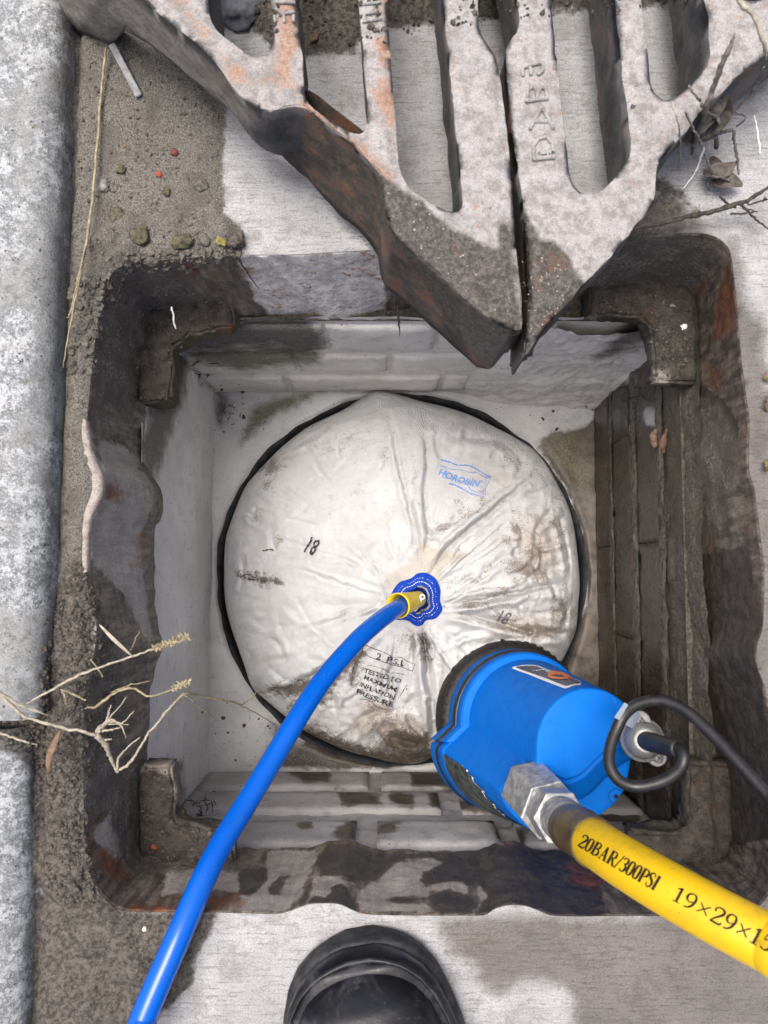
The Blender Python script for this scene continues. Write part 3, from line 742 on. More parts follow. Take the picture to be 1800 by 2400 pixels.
# floor with the round mouth
CX, CY, PR = .0226, -.0124, .2375
ang = np.linspace(0, 2*math.pi, 241)[:-1]; NR = 18; V = []
for k in range(NR):
    t = k/(NR-1)
    for a in ang:
        c, s = math.cos(a), math.sin(a)
        ex = ((XR+.02-CX) if c > 0 else (CX-XL+.02))/max(abs(c), 1e-6); ey = ((YT+.02-CY) if s > 0 else (CY-YB+.02))/max(abs(s), 1e-6)
        R = min(ex, ey); r0 = PR-.0035+.0012*math.sin(5*a)+.0008*math.sin(11*a+1)+.0005*math.sin(23*a+2)+.0005*math.sin(41*a)
        r = r0+(max(R, r0+.004)-r0)*t
        V.append((CX+r*c, CY+r*s, FLOORZ-(.008*(1-t/.12)**2 if t < .12 else 0)))
V = np.array(V); V[:, 2] += .0018*fbm(V, 35, 3, 88)
fl = obj('chamber_floor', mesh('chamber_floor', V, grid_faces(240, NR, True), True, dict(
    wet=cl(msdf(PX(V), [[(1255,1035),(1300,1012),(1345,1008),(1400,975),(1440,1000),(1440,1300),(1380,1300),(1330,1150)], [(1340,1500),(1420,1300),(1420,1800),(1250,1800)], [(690,1760),(760,1700),(930,1800),(640,1800)], [(1360,1150),(1440,1150),(1440,1800),(1300,1800),(1375,1400)]])),
    moss=cl(msdf(PX(V), [[(1262,1040),(1300,1020),(1350,1012),(1362,1060),(1388,1120),(1380,1180),(1345,1120)], [(590,960),(680,925),(760,915),(640,975),(560,1040)]])),
    dark=cl(msdf(PX(V), [[(630,1690),(760,1770),(940,1800),(600,1800),(640,1740)], [(505,870),(540,900),(520,1000),(505,980)]])))), M['floor']); tag(fl, kind='structure')
# pipe mouth
rings = []
for r, z in ((PR+.003, FLOORZ-.006), (PR-.004, FLOORZ-.005), (PR-.0075, FLOORZ-.008), (PR-.0085, FLOORZ-.02), (PR-.009, FLOORZ-.30)):
    rings.append([(CX+r*math.cos(a), CY+r*math.sin(a), z) for a in ang[::2]])
V, F = loft(rings, False, True); o = obj('gully_pipe', mesh('gully_pipe', V, F), M['pipe']); tag(o, 'dark round pipe mouth around the white inflated stopper', 'pipe')

# ================================================================== CAST FRAME
froot = thing('gully_casting', (0, -.252, 0), 'rusty square cast iron drain surround set in the concrete', 'drain casting')
T = np.array([tuple(v) for v in Tw]); B = np.array([tuple(v) for v in Bw])
def resample(A, Bm, step):
    L = np.concatenate([[0], np.cumsum(np.linalg.norm(np.diff(np.vstack([A, A[:1]]), axis=0), axis=1))])
    n = int(L[-1]/step); s = np.linspace(0, L[-1], n, endpoint=False)
    A2, B2 = np.vstack([A, A[:1]]), np.vstack([Bm, Bm[:1]])
    return (np.stack([np.interp(s, L, A2[:, k]) for k in range(3)], 1), np.stack([np.interp(s, L, B2[:, k]) for k in range(3)], 1))
T2, B2 = resample(T, B, .0028)
NS, NRW = len(T2), 44
T2[:, :2] += np.stack([.0007*fbm(T2, 160, 3, 501), .0007*fbm(T2, 160, 3, 502)], 1); B2[:, :2] += np.stack([.0011*fbm(B2, 120, 3, 503), .0011*fbm(B2, 120, 3, 504)], 1)
rows = []
cen = np.array([.026, -.012])
outd = T2[:, :2]-cen; outd /= np.linalg.norm(outd, axis=1)[:, None]
rows.append(np.c_[T2[:, :2]+outd*.012, np.full(NS, -.004)])
rows.append(np.c_[T2[:, :2]+outd*.003, np.full(NS, -.0012)])
for j in range(NRW):
    t = j/(NRW-1); rows.append(T2*(1-t)+B2*t+np.array([0, 0, -.0015*(1-t)]))
rows.append(np.c_[B2[:, :2]-outd*.0006, np.full(NS, LIPZ-.006)])
rows.append(np.c_[B2[:, :2]+outd*.003, np.full(NS, LIPZ-.014)])
rows.append(np.c_[B2[:, :2]+outd*.03, np.full(NS, LIPZ-.016)])
V = np.vstack(rows); n = fbm(V, 30, 3, 101)+.5*fbm(V, 130, 3, 104)
nrm = -np.c_[np.tile(outd, (len(rows), 1)), np.zeros(len(V))]
tcol = np.repeat(np.clip((np.arange(len(rows))-2)/(NRW-1), 0, 1), NS)
V += nrm*(.0012*n*smooth(tcol, .02, .15))[:, None]
c3 = lambda pts: crop(pts, 0, 1000, 1.8433)
fp = PX(V)
DRY = [c7(p) for p in ([(130,478),(372,485),(345,545),(300,640),(290,700),(220,755),(0,765),(-60,760),(-40,700),(60,690),(130,620)],
        [(640,600),(720,530),(900,515),(940,540),(850,590),(860,640),(1030,625),(1060,650),(1050,690),(890,660),(880,700),(800,690),(680,700),(700,720),(860,720),(920,765),(560,765),(545,690)],
        [(1088,622),(1165,680),(1105,745),(1112,690)], [(1475,540),(1525,600),(1500,640),(1460,635),(1500,605)], [(345,600),(470,595),(540,640),(440,650),(400,700),(330,700)])]
DRY += [c3(p) for p in ([(430,60),(560,90),(600,180),(655,240),(690,290),(640,380),(610,470),(620,640),(640,830),(670,930),(620,900),(560,780),(500,680),(420,610),(390,560),(400,400),(435,220)],)]
DRY += [[(395,2020),(560,2040),(610,2075),(560,2090),(470,2085),(380,2100)], [(210,1960),(290,1870),(300,1900),(270,2020)]]
PALE = [[(545,592),(900,586),(905,745),(800,752),(722,742),(640,742),(605,712),(580,650)],
        [(193,990),(205,990),(222,1062),(242,1112),(236,1165),(216,1215),(212,1330),(196,1330),(196,1250),(204,1180),(215,1110)]]
RUST = [[(1705,620),(1725,700),(1722,760),(1668,800),(1680,700)], [(1660,860),(1695,870),(1680,912),(1665,905)], [(1705,758),(1720,765),(1700,790),(1688,785)],
        [(225,1990),(250,1985),(300,2050),(290,2065),(240,2050)], [(475,2105),(560,2095),(575,2120),(500,2128)], [(290,2118),(400,2125),(400,2142),(300,2138)],
        [(400,610),(470,625),(455,650),(390,640)], [(195,1800),(215,1800),(215,2000),(195,2000)], [(1640,620),(1655,640),(1645,690),(1630,690)], [(325,1255),(340,1255),(340,1320),(325,1320)], [(250,1130),(300,1150),(280,1180),(245,1160)],
        [(1330,2020),(1420,2060),(1400,2090),(1340,2060)]]
MOSSF = [[(345,1100),(372,1130),(384,1150),(384,1215),(366,1245),(366,1440),(352,1440),(350,1240),(366,1200),(360,1140)]]
SOILF = [[(170,640),(300,600),(430,620),(470,690),(430,760),(330,760),(300,1000),(250,960),(215,1010),(170,1010)],
         [(170,1340),(215,1330),(235,1420),(290,1560),(300,1650),(275,1780),(240,1780),(230,1900),(195,2000),(170,2000)],
         [(1380,560),(1640,540),(1690,620),(1600,720),(1560,900),(1500,720),(1380,720)], [(1600,900),(1700,950),(1745,1050),(1690,1250),(1640,1300),(1600,1200)],
         [(190,1780),(400,1780),(410,1990),(560,1990),(560,2050),(300,2050)]]
DAMP = [c7(q) for q in ([(345,548),(375,500),(420,455),(540,450),(640,492),(1000,490),(1090,470),(1190,448),(1290,452),(1380,480),(1500,480),(1660,500),(1700,800),(1100,775),(1150,690),(1100,630),(1060,655),(1030,628),(870,640),(840,620),(850,590),(935,540),(880,515),(730,530),(650,610),(640,625),(560,625),(545,640),(500,600),(400,592)],
     [(405,700),(440,650),(490,645),(540,720),(545,775),(310,735),(350,690)], [(130,660),(180,595),(240,600),(205,620),(205,670),(160,685)], [(880,690),(960,655),(1060,680),(1105,720),(1080,770),(900,770)], [(670,712),(780,690),(870,705),(770,725)], [(270,700),(305,682),(300,700),(280,712)], [(0,570),(120,560),(130,610),(60,690),(0,690)])]
DAMP += [[(1640,1300),(1750,1280),(1800,1480),(1770,1530),(1790,1650),(1830,1960),(1690,1990),(1690,1800),(1650,1600)], [(1640,900),(1700,940),(1735,1000),(1690,1120),(1640,1060)], [(400,1900),(560,1990),(560,2035),(420,2030),(340,2000)]]
LOWM = tcol > .90
at = dict(damp=cl(msdf(fp, DAMP)), dry=cl(msdf(fp, DRY)), pale=cl(msdf(fp, PALE)), rust=np.where(tcol < .97, cl(msdf(fp, RUST)), -2), moss=cl(msdf(fp, MOSSF)), soil=cl(msdf(fp, SOILF))-.12)
fw = obj('frame_wall', mesh('frame_wall', V, grid_faces(NS, len(rows), True), True, at), M['frame'], froot)
RS_O = [(193,980),(188,1060),(192,1110),(196,1160),(190,1220),(190,1290),(194,1345)]; RS_I = [(203,985),(213,1058),(237,1114),(236,1162),(213,1214),(206,1270),(204,1340)]
ro, ri = catmull([W(x, y, .0012) for x, y in RS_O], 8), catmull([W(x, y, .0016) for x, y in RS_I], 8)
V = np.array([tuple(v) for v in [p-Vector((.001, 0, .006)) for p in ro]+ro+[a.lerp(b, .33)+Vector((0, 0, .0012)) for a, b in zip(ro, ri)]+[a.lerp(b, .66)+Vector((0, 0, .0012)) for a, b in zip(ro, ri)]+ri+[p-Vector((0, 0, .006)) for p in ri]]); V[:, 2] += .0005*fbm(V, 120, 3, 9)
obj('rim_strip', mesh('rim_strip', V, [f[::-1] for f in grid_faces(len(ro), 6)], True, dict(damp=np.full(len(V), -2.), pale=np.full(len(V), -2.), rust=np.full(len(V), -.12), dry=np.full(len(V), 1.), moss=np.full(len(V), -2.), soil=np.full(len(V), -2.))), M['frame'], froot)
def seat(poly, ztop, zbot, seed, nub=(), rustpoly=None):
    P = [W(x, y, ztop) for x, y in poly]
    bm = bmesh.new()
    f = bm.faces.new([bm.verts.new(p) for p in P])
    r = bmesh.ops.extrude_face_region(bm, geom=[f]); vs = [g for g in r['geom'] if isinstance(g, bmesh.types.BMVert)]
    for v in vs: v.co.z = zbot; 
    bmesh.ops.recalc_face_normals(bm, faces=bm.faces)
    bmesh.ops.bevel(bm, geom=[e for e in bm.edges], offset=.0025, segments=2, affect='EDGES')
    bmesh.ops.triangulate(bm, faces=bm.faces)
    for _ in range(4):
        es = [e for e in bm.edges if e.calc_length() > .006]
        if es: bmesh.ops.subdivide_edges(bm, edges=es, cuts=1); bmesh.ops.triangulate(bm, faces=[f for f in bm.faces if len(f.verts) > 3])
    me = bpy.data.meshes.new('corner_seat'); bm.to_mesh(me); bm.free()
    V = np.array([v.co[:] for v in me.vertices]); n = fbm(V, 60, 4, seed)+.6*fbm(V, 220, 2, seed+2)
    V[:, 2] += .0018*n; V[:, 0] += .0026*fbm(V, 55, 4, seed+8); V[:, 1] += .0026*fbm(V, 55, 4, seed+9)
    me.vertices.foreach_set('co', V.ravel()); me.polygons.foreach_set('use_smooth', [True]*len(me.polygons))
    px = PX(V)
    topm = V[:, 2] > ztop-.006
    A = dict(soil=np.where(topm, -.02, -2.), dry=np.full(len(V), -2.), moss=np.where(V[:, 2] < ztop-.005, .12 if seed < 210 else -.15, -2.),
             pale=cl(msdf(px, nub)) if nub else np.full(len(V), -2.), rust=cl(msdf(px, rustpoly)) if rustpoly else np.full(len(V), -2.))
    for k, v in A.items():
        a_ = me.attributes.new(k, 'FLOAT', 'POINT'); a_.data.foreach_set('value', v.astype(np.float32))
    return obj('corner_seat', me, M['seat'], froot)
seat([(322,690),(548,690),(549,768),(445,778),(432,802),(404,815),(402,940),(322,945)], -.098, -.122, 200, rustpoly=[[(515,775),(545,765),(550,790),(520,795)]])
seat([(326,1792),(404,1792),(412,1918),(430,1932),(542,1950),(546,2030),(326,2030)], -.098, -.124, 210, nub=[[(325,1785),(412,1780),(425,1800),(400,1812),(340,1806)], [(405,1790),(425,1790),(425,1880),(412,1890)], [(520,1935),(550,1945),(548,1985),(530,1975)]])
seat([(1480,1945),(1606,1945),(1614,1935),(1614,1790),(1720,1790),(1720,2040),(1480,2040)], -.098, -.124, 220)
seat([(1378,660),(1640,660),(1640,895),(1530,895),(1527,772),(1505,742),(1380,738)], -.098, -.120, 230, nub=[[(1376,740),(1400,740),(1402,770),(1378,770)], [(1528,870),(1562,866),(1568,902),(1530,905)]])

# ================================================================== TRIANGULAR GRATES
def plate_z(x): return .100-.075*x
def Wp(px, py, dz=0.):
    # a point of the tilted grate face
    a, b = (px-900)/FPX, (1200-py)/FPX
    d = np.array([a, b*CT+ST, b*ST-CT]); t = (.100+dz-CAM_H)/(d[2]+.075*d[0]); p = d*t
    return Vector((p[0], p[1], CAM_H+p[2]))
def plate(name, outline, holes, mat, parent, depth, attrs):
    from mathutils.geometry import delaunay_2d_cdt
    loops = []
    for poly in [outline]+holes:
        q = [Wp(x, y) for x, y in poly]; q = [(v.x, v.y) for v in q]; out = []
        for (ax_, ay_), (bx_, by_) in zip(q, q[1:]+q[:1]):
            L = math.hypot(bx_-ax_, by_-ay_); m = max(1, int(L/.0035))
            out += [(ax_+(bx_-ax_)*k/m, ay_+(by_-ay_)*k/m) for k in range(m)]
        A = np.array(out); w = .0006*fbm(np.c_[A, np.zeros(len(A))], 140, 3, 305)
        for _ in range(2): A = .5*A+.25*(np.roll(A, 1, 0)+np.roll(A, -1, 0))
        loops.append(A+np.c_[w, -w])
    pts = []; edges = []
    for A in loops:
        o = len(pts); pts += [tuple(p) for p in A]; n = len(A); edges += [(o+i, o+(i+1) % n) for i in range(n)]
    nb = len(pts); lo, hi = loops[0].min(0), loops[0].max(0)
    lo = np.maximum(lo, [-.40, -.3]); hi = np.minimum(hi, [.42, .42])
    gxx, gyy = np.meshgrid(np.arange(lo[0], hi[0], .0036), np.arange(lo[1], hi[1], .0036)); gp = np.stack([gxx.ravel(), gyy.ravel()], 1)
    gp += .0006*np.stack([vnoise(np.c_[gp, gp[:, :1]*0], 900, 1), vnoise(np.c_[gp, gp[:, :1]*0], 900, 2)], 1)
    ok = sdf(gp, loops[0]) > .0024
    for A in loops[1:]: ok &= sdf(gp, A) < -.0024
    pts += [tuple(p) for p in gp[ok]]
    ov, oe, of = delaunay_2d_cdt([Vector(p) for p in pts], edges, [], 0, 1e-7)[:3]
    A2 = np.array([v[:] for v in ov]); C = np.array([A2[list(f)].mean(0) for f in of])
    keep = inside(C, loops[0])
    for A in loops[1:]: keep &= ~inside(C, A)
    tri = [tuple(f) for f, k in zip(of, keep) if k]
    tri = [f if np.cross(A2[f[1]]-A2[f[0]], A2[f[2]]-A2[f[0]]) > 0 else f[::-1] for f in tri]
    cnt = {}
    for f in tri:
        for i in range(len(f)): e = (f[i], f[(i+1) % len(f)]); cnt[e] = cnt.get(e, 0)+1
    be = [e for e in cnt if (e[1], e[0]) not in cnt]
    onb = np.zeros(len(A2), bool)
    for e in be: onb[list(e)] = True
    V = np.c_[A2, plate_z(A2[:, 0])]; n = fbm(V, 70, 3, 300); V[:, 2] += .0006*n+.0004*fbm(V, 250, 2, 302)-.0016*onb
    F = list(tri); base = len(V); NL = 5; ids = np.where(onb)[0]; rank = {int(v): k for k, v in enumerate(ids)}; m = len(ids); VV = [V]
    for l in range(NL):
        t_ = l/(NL-1); q = V[ids].copy(); q[:, 2] -= depth*t_
        q[:, 0] += .0008*fbm(q, 60, 3, 330); q[:, 1] += .0008*fbm(q, 60, 3, 331); VV.append(q)
    V = np.vstack(VV)
    for a, b in be:
        ra, rb = rank[a], rank[b]
        F.append((b, a, base+ra, base+rb))
        for l in range(NL-1): F.append((base+l*m+rb, base+l*m+ra, base+(l+1)*m+ra, base+(l+1)*m+rb))
    botoff = len(V)
    px = PX(V)
    A_ = {k: cl(msdf(px, q)) for k, q in attrs.items()}; A_['face'] = np.r_[np.ones(base), np.zeros(len(V)-base)]
    return obj(name, mesh(name, V, F, True, A_), mat, parent)
c1 = lambda p: crop(p, 0, 0, 1.8433)
v1 = lambda p: [(x*1.0850, y*1.0850) for x, y in p]
c2 = lambda p: crop(p, 900, 0, 1.8433)
def skirt(name, top, bot, zb, parent, mat, attrs, inn=.012, close=False):
    """outer side wall lofted from the face edge (top, px) to the lower edge (bot, px at heights zb)"""
    n = len(top); tp = [Wp(*p, -.001) for p in top]; bt = [W(p[0], p[1], z) for p, z in zip(bot, zb)]
    def dens(A, m=7): return [a.lerp(b, k/m) for a, b in zip(A[:-1], A[1:]) for k in range(m)]+[A[-1]]
    tp, bt = dens(tp), dens(bt); N = len(tp)
    cenv = Vector((sum(p.x for p in tp)/N+ .0, sum(p.y for p in tp)/N))
    V = []
    NRs = 12
    for j in range(NRs):
        t = j/(NRs-1)
        for a, b in zip(tp, bt): V.append(a.lerp(b, t))
    inner = []
    for i, (a, b) in enumerate(zip(tp, bt)):
        d = (tp[min(i+1, N-1)]-tp[max(i-1, 0)]); nr = Vector((-d.y, d.x, 0)).normalized()*inn*skirt.side
        inner.append((a+nr, b+nr))
    for a, b in inner: V.append(b)
    for a, b in inner: V.append(a-Vector((0, 0, .004)))
    V = np.array([tuple(v) for v in V]); n_ = fbm(V, 45, 4, 320)
    msk = np.repeat(np.arange(NRs+2), N); w = (msk > 0) & (msk < NRs)
    V[:, 1] += .0012*n_*w; V[:, 0] += .0010*n_*w
    px = PX(V)
    at = {k: cl(msdf(px, q)) for k, q in attrs.items()}
    at['face'] = np.full(len(V), -1.)
    me = mesh(name, V, grid_faces(N, NRs+2), True, at)
    bm = bmesh.new(); bm.from_mesh(me); bmesh.ops.recalc_face_normals(bm, faces=bm.faces); bm.to_mesh(me); bm.free()
    return obj(name, me, mat, parent)
WETG = [[(880,400),(925,432),(985,470),(1040,525),(1105,555),(1160,585),(1172,578),(1168,520),(1190,520),(1232,850),(1150,880),(890,520)],
        [(1210,560),(1222,470),(1245,520),(1270,560),(1300,565),(1330,600),(1350,640),(1375,650),(1365,690),(1240,860),(1225,800)]]
RUSTG = [c1([(640,-50),(800,-50),(820,100),(1000,260),(1120,300),(1180,60),(1310,60),(1310,430),(1240,440),(1000,330),(870,180)]),
         v1([(590,-20),(645,-20),(650,210),(800,300),(860,380),(830,420),(640,240)]), [(900,-40),(935,-40),(940,300),(880,320),(870,100)]]
DUSTG = [c1([(150,-60),(600,-60),(640,20),(760,150),(900,280),(1000,400),(1080,470),(1150,560),(1000,500),(760,300),(560,140),(480,200),(180,20)]),
         v1([(240,90),(560,240),(540,270),(380,170)])]
GA = dict(wet=WETG, rust=RUSTG, dust=DUSTG)
gl = thing('triangular_grate', W(700, 300, 0), 'left triangular cast iron grate with rust patches, its corner pointing over the pit', 'drain grate', 'grate halves lifted out beside the pit')
gr = thing('triangular_grate', W(1500, 300, 0), 'right triangular cast iron grate with raised letters on its first bar', 'drain grate', 'grate halves lifted out beside the pit')
gapL = [(1218,772),(1224,775),(1222,700),(1215,620),(1208,560),(1203,460),(1195,360),(1182,270),(1172,170),(1160,118),(1133,92),(1122,60),(1118,-40),(1100,-420),(1090,-900)]
T_L = [(160,-150),(190,-112),(260,-62),(300,-32),(322,-15),(335,-5),(347,4),(380,38),(430,75),(472,108),(515,157),(543,200),(580,239),(618,256),(645,258),(673,247),(711,244),(743,271),(814,325),(862,370),(890,400),(904,450),(903,500),(920,540),(1030,640),(1120,722),(1166,760),(1200,775)]
B_L = [(60,-40),(103,0),(180,82),(250,104),(270,98),(290,72),(304,76),(322,84),(350,100),(412,157),(460,200),(505,239),(560,275),(580,290),(600,305),(640,345),(678,380),(720,420),(787,488),(842,540),(872,575),(888,600),(893,640),(905,675),(1000,755),(1080,828),(1117,861),(1145,866)]
zb_L = [0, 0, 0, 0, .006, .03, .04, .04, .04, .04, .038, .034, .03, .028, .026, .024, .022, .02, .018, .016, .014, .012, .012, .012, .012, .012, .012, .012]
T_L = [(x, y) for x, y in T_L]
slot1 = [(440,-420),(485,-60),(488,20),(492,52),(510,72),(560,110),(586,130),(600,136),(614,135),(630,126),(638,110),(640,60),(634,0),(600,-420)]
slot2 = [(650,-480),(694,0),(700,60),(706,120),(710,200),(713,232),(745,262),(800,296),(826,310),(842,318),(856,312),(862,296),(860,240),(852,130),(844,40),(838,-40),(790,-620)]
slot3 = [(850,-680),(905,-20),(911,60),(920,200),(930,330),(936,402),(945,425),(963,442),(1000,468),(1040,490),(1062,499),(1080,497),(1086,484),(1084,440),(1070,300),(1052,120),(1040,0),(985,-760)]
notchL = None
outL = T_L+gapL
plate('grating_face', outL, [slot1, slot2, slot3], M['grate'], gl, .052, GA)
skirt.side = 1
skirt('outer_skirt', T_L, B_L, zb_L, gl, M['grate'], GA)
gb = [(1145,866),(1156,860),(1172,835),(1180,790),(1180,720),(1178,640),(1172,560),(1164,440)]
skirt('gap_skirt', [(1200,775),(1224,776),(1222,740),(1220,700),(1215,620),(1208,560),(1203,460),(1195,360)], gb, [.012]*8, gl, M['grate'], GA, .003)
# right half
T_R = [(1231,836),(1248,812),(1301,739),(1372,663),(1432,597),(1490,528),(1535,475),(1537,430),(1540,385),(1589,326),(1640,265),(1690,212),(1712,190),(1740,168),(1790,136),(1850,90),(1960,20)]
gapR = [(1960,-60),(1700,-350),(1400,-660),(1120,-900),(1160,-300),(1216,0),(1219,60),(1216,75),(1188,98),(1186,130),(1190,200),(1200,300),(1215,390),(1226,470),(1236,600),(1240,700),(1234,780),(1228,830)]
slot5 = [(1240,-700),(1292,-20),(1303,120),(1320,270),(1334,390),(1342,432),(1358,452),(1378,459),(1398,455),(1420,438),(1455,400),(1478,366),(1484,345),(1478,300),(1460,160),(1444,20),(1380,-640)]
slot6 = [(1450,-560),(1503,-10),(1515,90),(1527,190),(1534,216),(1552,232),(1572,236),(1592,222),(1625,192),(1655,158),(1668,138),(1669,125),(1664,60),(1655,0),(1600,-420)]
slot7 = [(1660,-330),(1712,-20),(1726,-8),(1760,0),(1780,0),(1840,-40),(1800,-190)]
plate('grating_face', T_R+gapR, [slot5, slot6, slot7], M['grate'], gr, .052, GA)
nad = np.array([900., 1330.])
B_R = []
for (x, y) in T_R:
    p = Wp(x, y); q = Vector((p.x-.002, p.y+.003, .012)); B_R.append(tuple(PX([tuple(q)])[0]))
skirt.side = 1
B_R[0] = (1229, 842); B_R[1] = (1246, 838)
skirt('outer_skirt', T_R, B_R, [.012]*len(T_R), gr, M['grate'], GA)
tR = [(1190,200),(1200,300),(1215,390),(1226,470),(1236,600),(1240,700),(1236,780),(1231,836)]
bR = []
for x, y in tR:
    p = Wp(x, y); bR.append(tuple(PX([(p.x+.002, p.y, .012)])[0]))
bR[-1] = (1229, 842)
skirt('gap_skirt', tR, bR, [.012]*8, gr, M['grate'], GA, .002)
# raised letters on the bars
def letter(strokes, parent, wd=.0022):
    P = []
    for st in strokes:
        q = [Wp(*p) for p in st]
        for a, b in zip(q[:-1], q[1:]):
            d = (b-a); L = d.length
            if L < 1e-6: continue
            u = d/L; nn = Vector((-u.y, u.x, 0)); c = (a+b)/2+Vector((0, 0, .0008))
            P.append(box_data(c, u*(L/2+wd*.45), nn*wd*.5, (0, 0, .0012)))
    V, F = join(P)
    V = np.array([tuple(v) for v in V]); V[:, 2] += 1e-5*np.arange(len(V))//8
    at = dict(wet=np.full(len(V), -2.), rust=np.full(len(V), -2.), dust=np.full(len(V), -2.), face=np.ones(len(V)))
    o = obj('raised_letter', mesh('raised_letter', V, F, False, at), M['grate'], parent); bevel_mod(o, .0006, 1); return o
zl = lambda p: crop(p, 1180, 100, 6.9125)
letter([zl(q) for q in ([(490,1900),(810,1870)], [(490,1900),(480,1690),(560,1570),(700,1540),(790,1650),(810,1870)])], gr)
letter([zl(q) for q in ([(430,1400),(620,1050),(800,1400)], [(500,1290),(720,1290)])], gr)
letter([zl(q) for q in ([(370,960),(700,920)], [(370,960),(400,760),(490,730),(540,800),(545,930)], [(545,860),(600,740),(680,750),(700,920)])], gr)
letter([zl(q) for q in ([(310,540),(300,420),(560,340),(640,360),(630,470),(560,520)], [(430,430),(440,520)])], gr)
za = lambda p: crop(p, 600, 0, 4.879)
letter([za(q) for q in ([(230,40),(440,40)], [(230,120),(300,170),(430,150)], [(215,200),(220,260)], [(320,190),(325,260)], [(430,190),(430,250)])], gl, .0018)
letter([za(q) for q in ([(1240,170),(1420,150)], [(1240,260),(1430,230)], [(1240,170),(1235,260)], [(1240,60),(1420,40)])], gl, .0018)
# ================================================================== INFLATED STOPPER
cb = lambda p: crop(p, 500, 900, 1.8433)
PC = np.array([975., 1408.])
ZRIM, ZTOP = -.402, -.305
BO = cb([(700,28),(780,40),(900,75),(1000,98),(1100,130),(1200,178),(1300,230),(1385,285),(1440,350),(1485,430),(1530,520),(1558,620),(1575,750),(1583,860),(1577,950),(1567,1060),(1540,1130),(1500,1210),(1450,1300),(1380,1390),(1270,1480),(1140,1560),(1020,1605),(960,1612),(880,1640),(780,1636),(680,1612),(600,1592),(500,1552),(400,1502),(330,1452),(270,1402),(210,1352),(165,1305),(130,1205),(80,1062),(55,962),(46,850),(52,680),(78,590),(108,510),(148,430),(218,350),(298,270),(398,192),(480,150),(560,112),(630,68)])
BOc = np.array([(v.x, v.y) for v in catmull([(x, y, 0) for x, y in BO], 12, True)])
phi_b = np.arctan2(BOc[:, 1]-PC[1], BOc[:, 0]-PC[0]); rad_b = np.hypot(*(BOc-PC).T); o_ = np.argsort(phi_b)
NP, NTb = 460, 170
phis = np.linspace(-math.pi, math.pi, NP, endpoint=False)
rads = np.interp(phis, phi_b[o_], rad_b[o_], period=2*math.pi)
ts = np.linspace(0.0, 1, NTb)**.9
TT, PH = np.meshgrid(ts, phis, indexing='ij'); RR = np.broadcast_to(rads, TT.shape)
P2 = np.stack([PC[0]+TT*RR*np.cos(PH), PC[1]+TT*RR*np.sin(PH)], -1).reshape(-1, 2)
t = TT.ravel()
z = ZRIM+(ZTOP-ZRIM)*np.clip(1-t**2.9, 0, 1)**.60
P3 = np.c_[P2*.001, np.zeros(len(P2))]
damp = smooth(1-t, 0, .10)
def catm2(pts): return [(v.x, v.y) for v in catmull([(x, y, 0) for x, y in pts], 4)]
VAL = [  # (crop polyline, depth mm, width px)
  ([(745,100),(775,200),(800,330),(835,480),(870,620),(885,720),(890,820)], 3.2, 8), ([(905,180),(925,330),(912,480),(922,600),(940,640),(985,650)], 3.2, 9),
  ([(1400,380),(1300,470),(1190,560),(1085,640),(990,730),(935,820)], 3.8, 9), ([(930,640),(1000,615),(1070,585)], 1.8, 7),
  ([(985,972),(1100,945),(1250,918),(1400,885),(1530,868)], 6.0, 11), ([(985,985),(1110,1000),(1250,1040),(1420,1085),(1560,1075)], 6.5, 12),
  ([(905,1040),(912,1130),(930,1260),(945,1400),(950,1560)], 6.5, 11), ([(1140,860),(1180,800),(1260,750),(1350,740)], 2.2, 10),
  ([(740,1040),(640,1120),(520,1200),(400,1275),(300,1320),(180,1330)], 3.0, 10), ([(780,1090),(772,1200),(765,1330),(790,1420)], 2.4, 8),
  ([(360,1500),(500,1560),(600,1505),(690,1430),(760,1420)], 5.5, 13), ([(560,1520),(640,1440),(700,1420)], 3.0, 9), ([(760,1480),(800,1540),(890,1560),(930,1600)], 5.0, 11), ([(700,1560),(760,1530),(800,1600)], 4.0, 10), ([(830,1420),(860,1480),(920,1500)], 4.0, 10), ([(650,1600),(700,1540),(730,1480)], 3.5, 9),
  ([(60,690),(110,695),(150,690)], 2.4, 6), ([(150,430),(180,520),(170,600)], 1.6, 9), ([(110,740),(130,800),(110,900)], 2.0, 8), ([(120,1130),(160,1180),(150,1260),(180,1310)], 2.4, 8),
  ([(1490,560),(1525,700),(1545,800),(1535,860)], 3.5, 9), ([(1500,920),(1530,980),(1510,1060)], 3.5, 9), ([(1380,560),(1440,620),(1480,700)], 2.8, 12), ([(1290,560),(1330,640),(1330,740)], 1.6, 12),
  ([(1150,1130),(1300,1100),(1450,1130),(1520,1160)], 3.5, 12), ([(1000,1120),(1080,1080),(1180,1060)], 2.6, 10), ([(340,270),(430,230),(470,190)], 1.6, 7), ([(225,350),(300,320),(380,300)], 1.3, 8),
  ([(1000,250),(1060,230),(1190,240),(1300,260)], 1.8, 12), ([(980,180),(965,260),(990,340)], 2.2, 10), ([(640,330),(680,450),(720,560)], .9, 14), ([(560,620),(690,720),(800,800)], .9, 14), ([(320,960),(520,960),(700,950)], .8, 14), ([(1240,240),(1330,330),(1330,400)], 2., 12),
  ([(1460,440),(1400,480),(1340,470)], 2.6, 10), ([(1360,1010),(1440,990),(1520,1000)], 2.6, 9), ([(1420,780),(1480,800),(1530,830)], 2.4, 9), ([(780,880),(740,800),(720,700)], .8, 10), ([(1050,880),(1120,830),(1140,870)], 1.8, 7), ([(500,1100),(420,1160),(260,1200)], 1.0, 12), ([(160,1000),(240,1050),(380,1040)], .9, 11)]
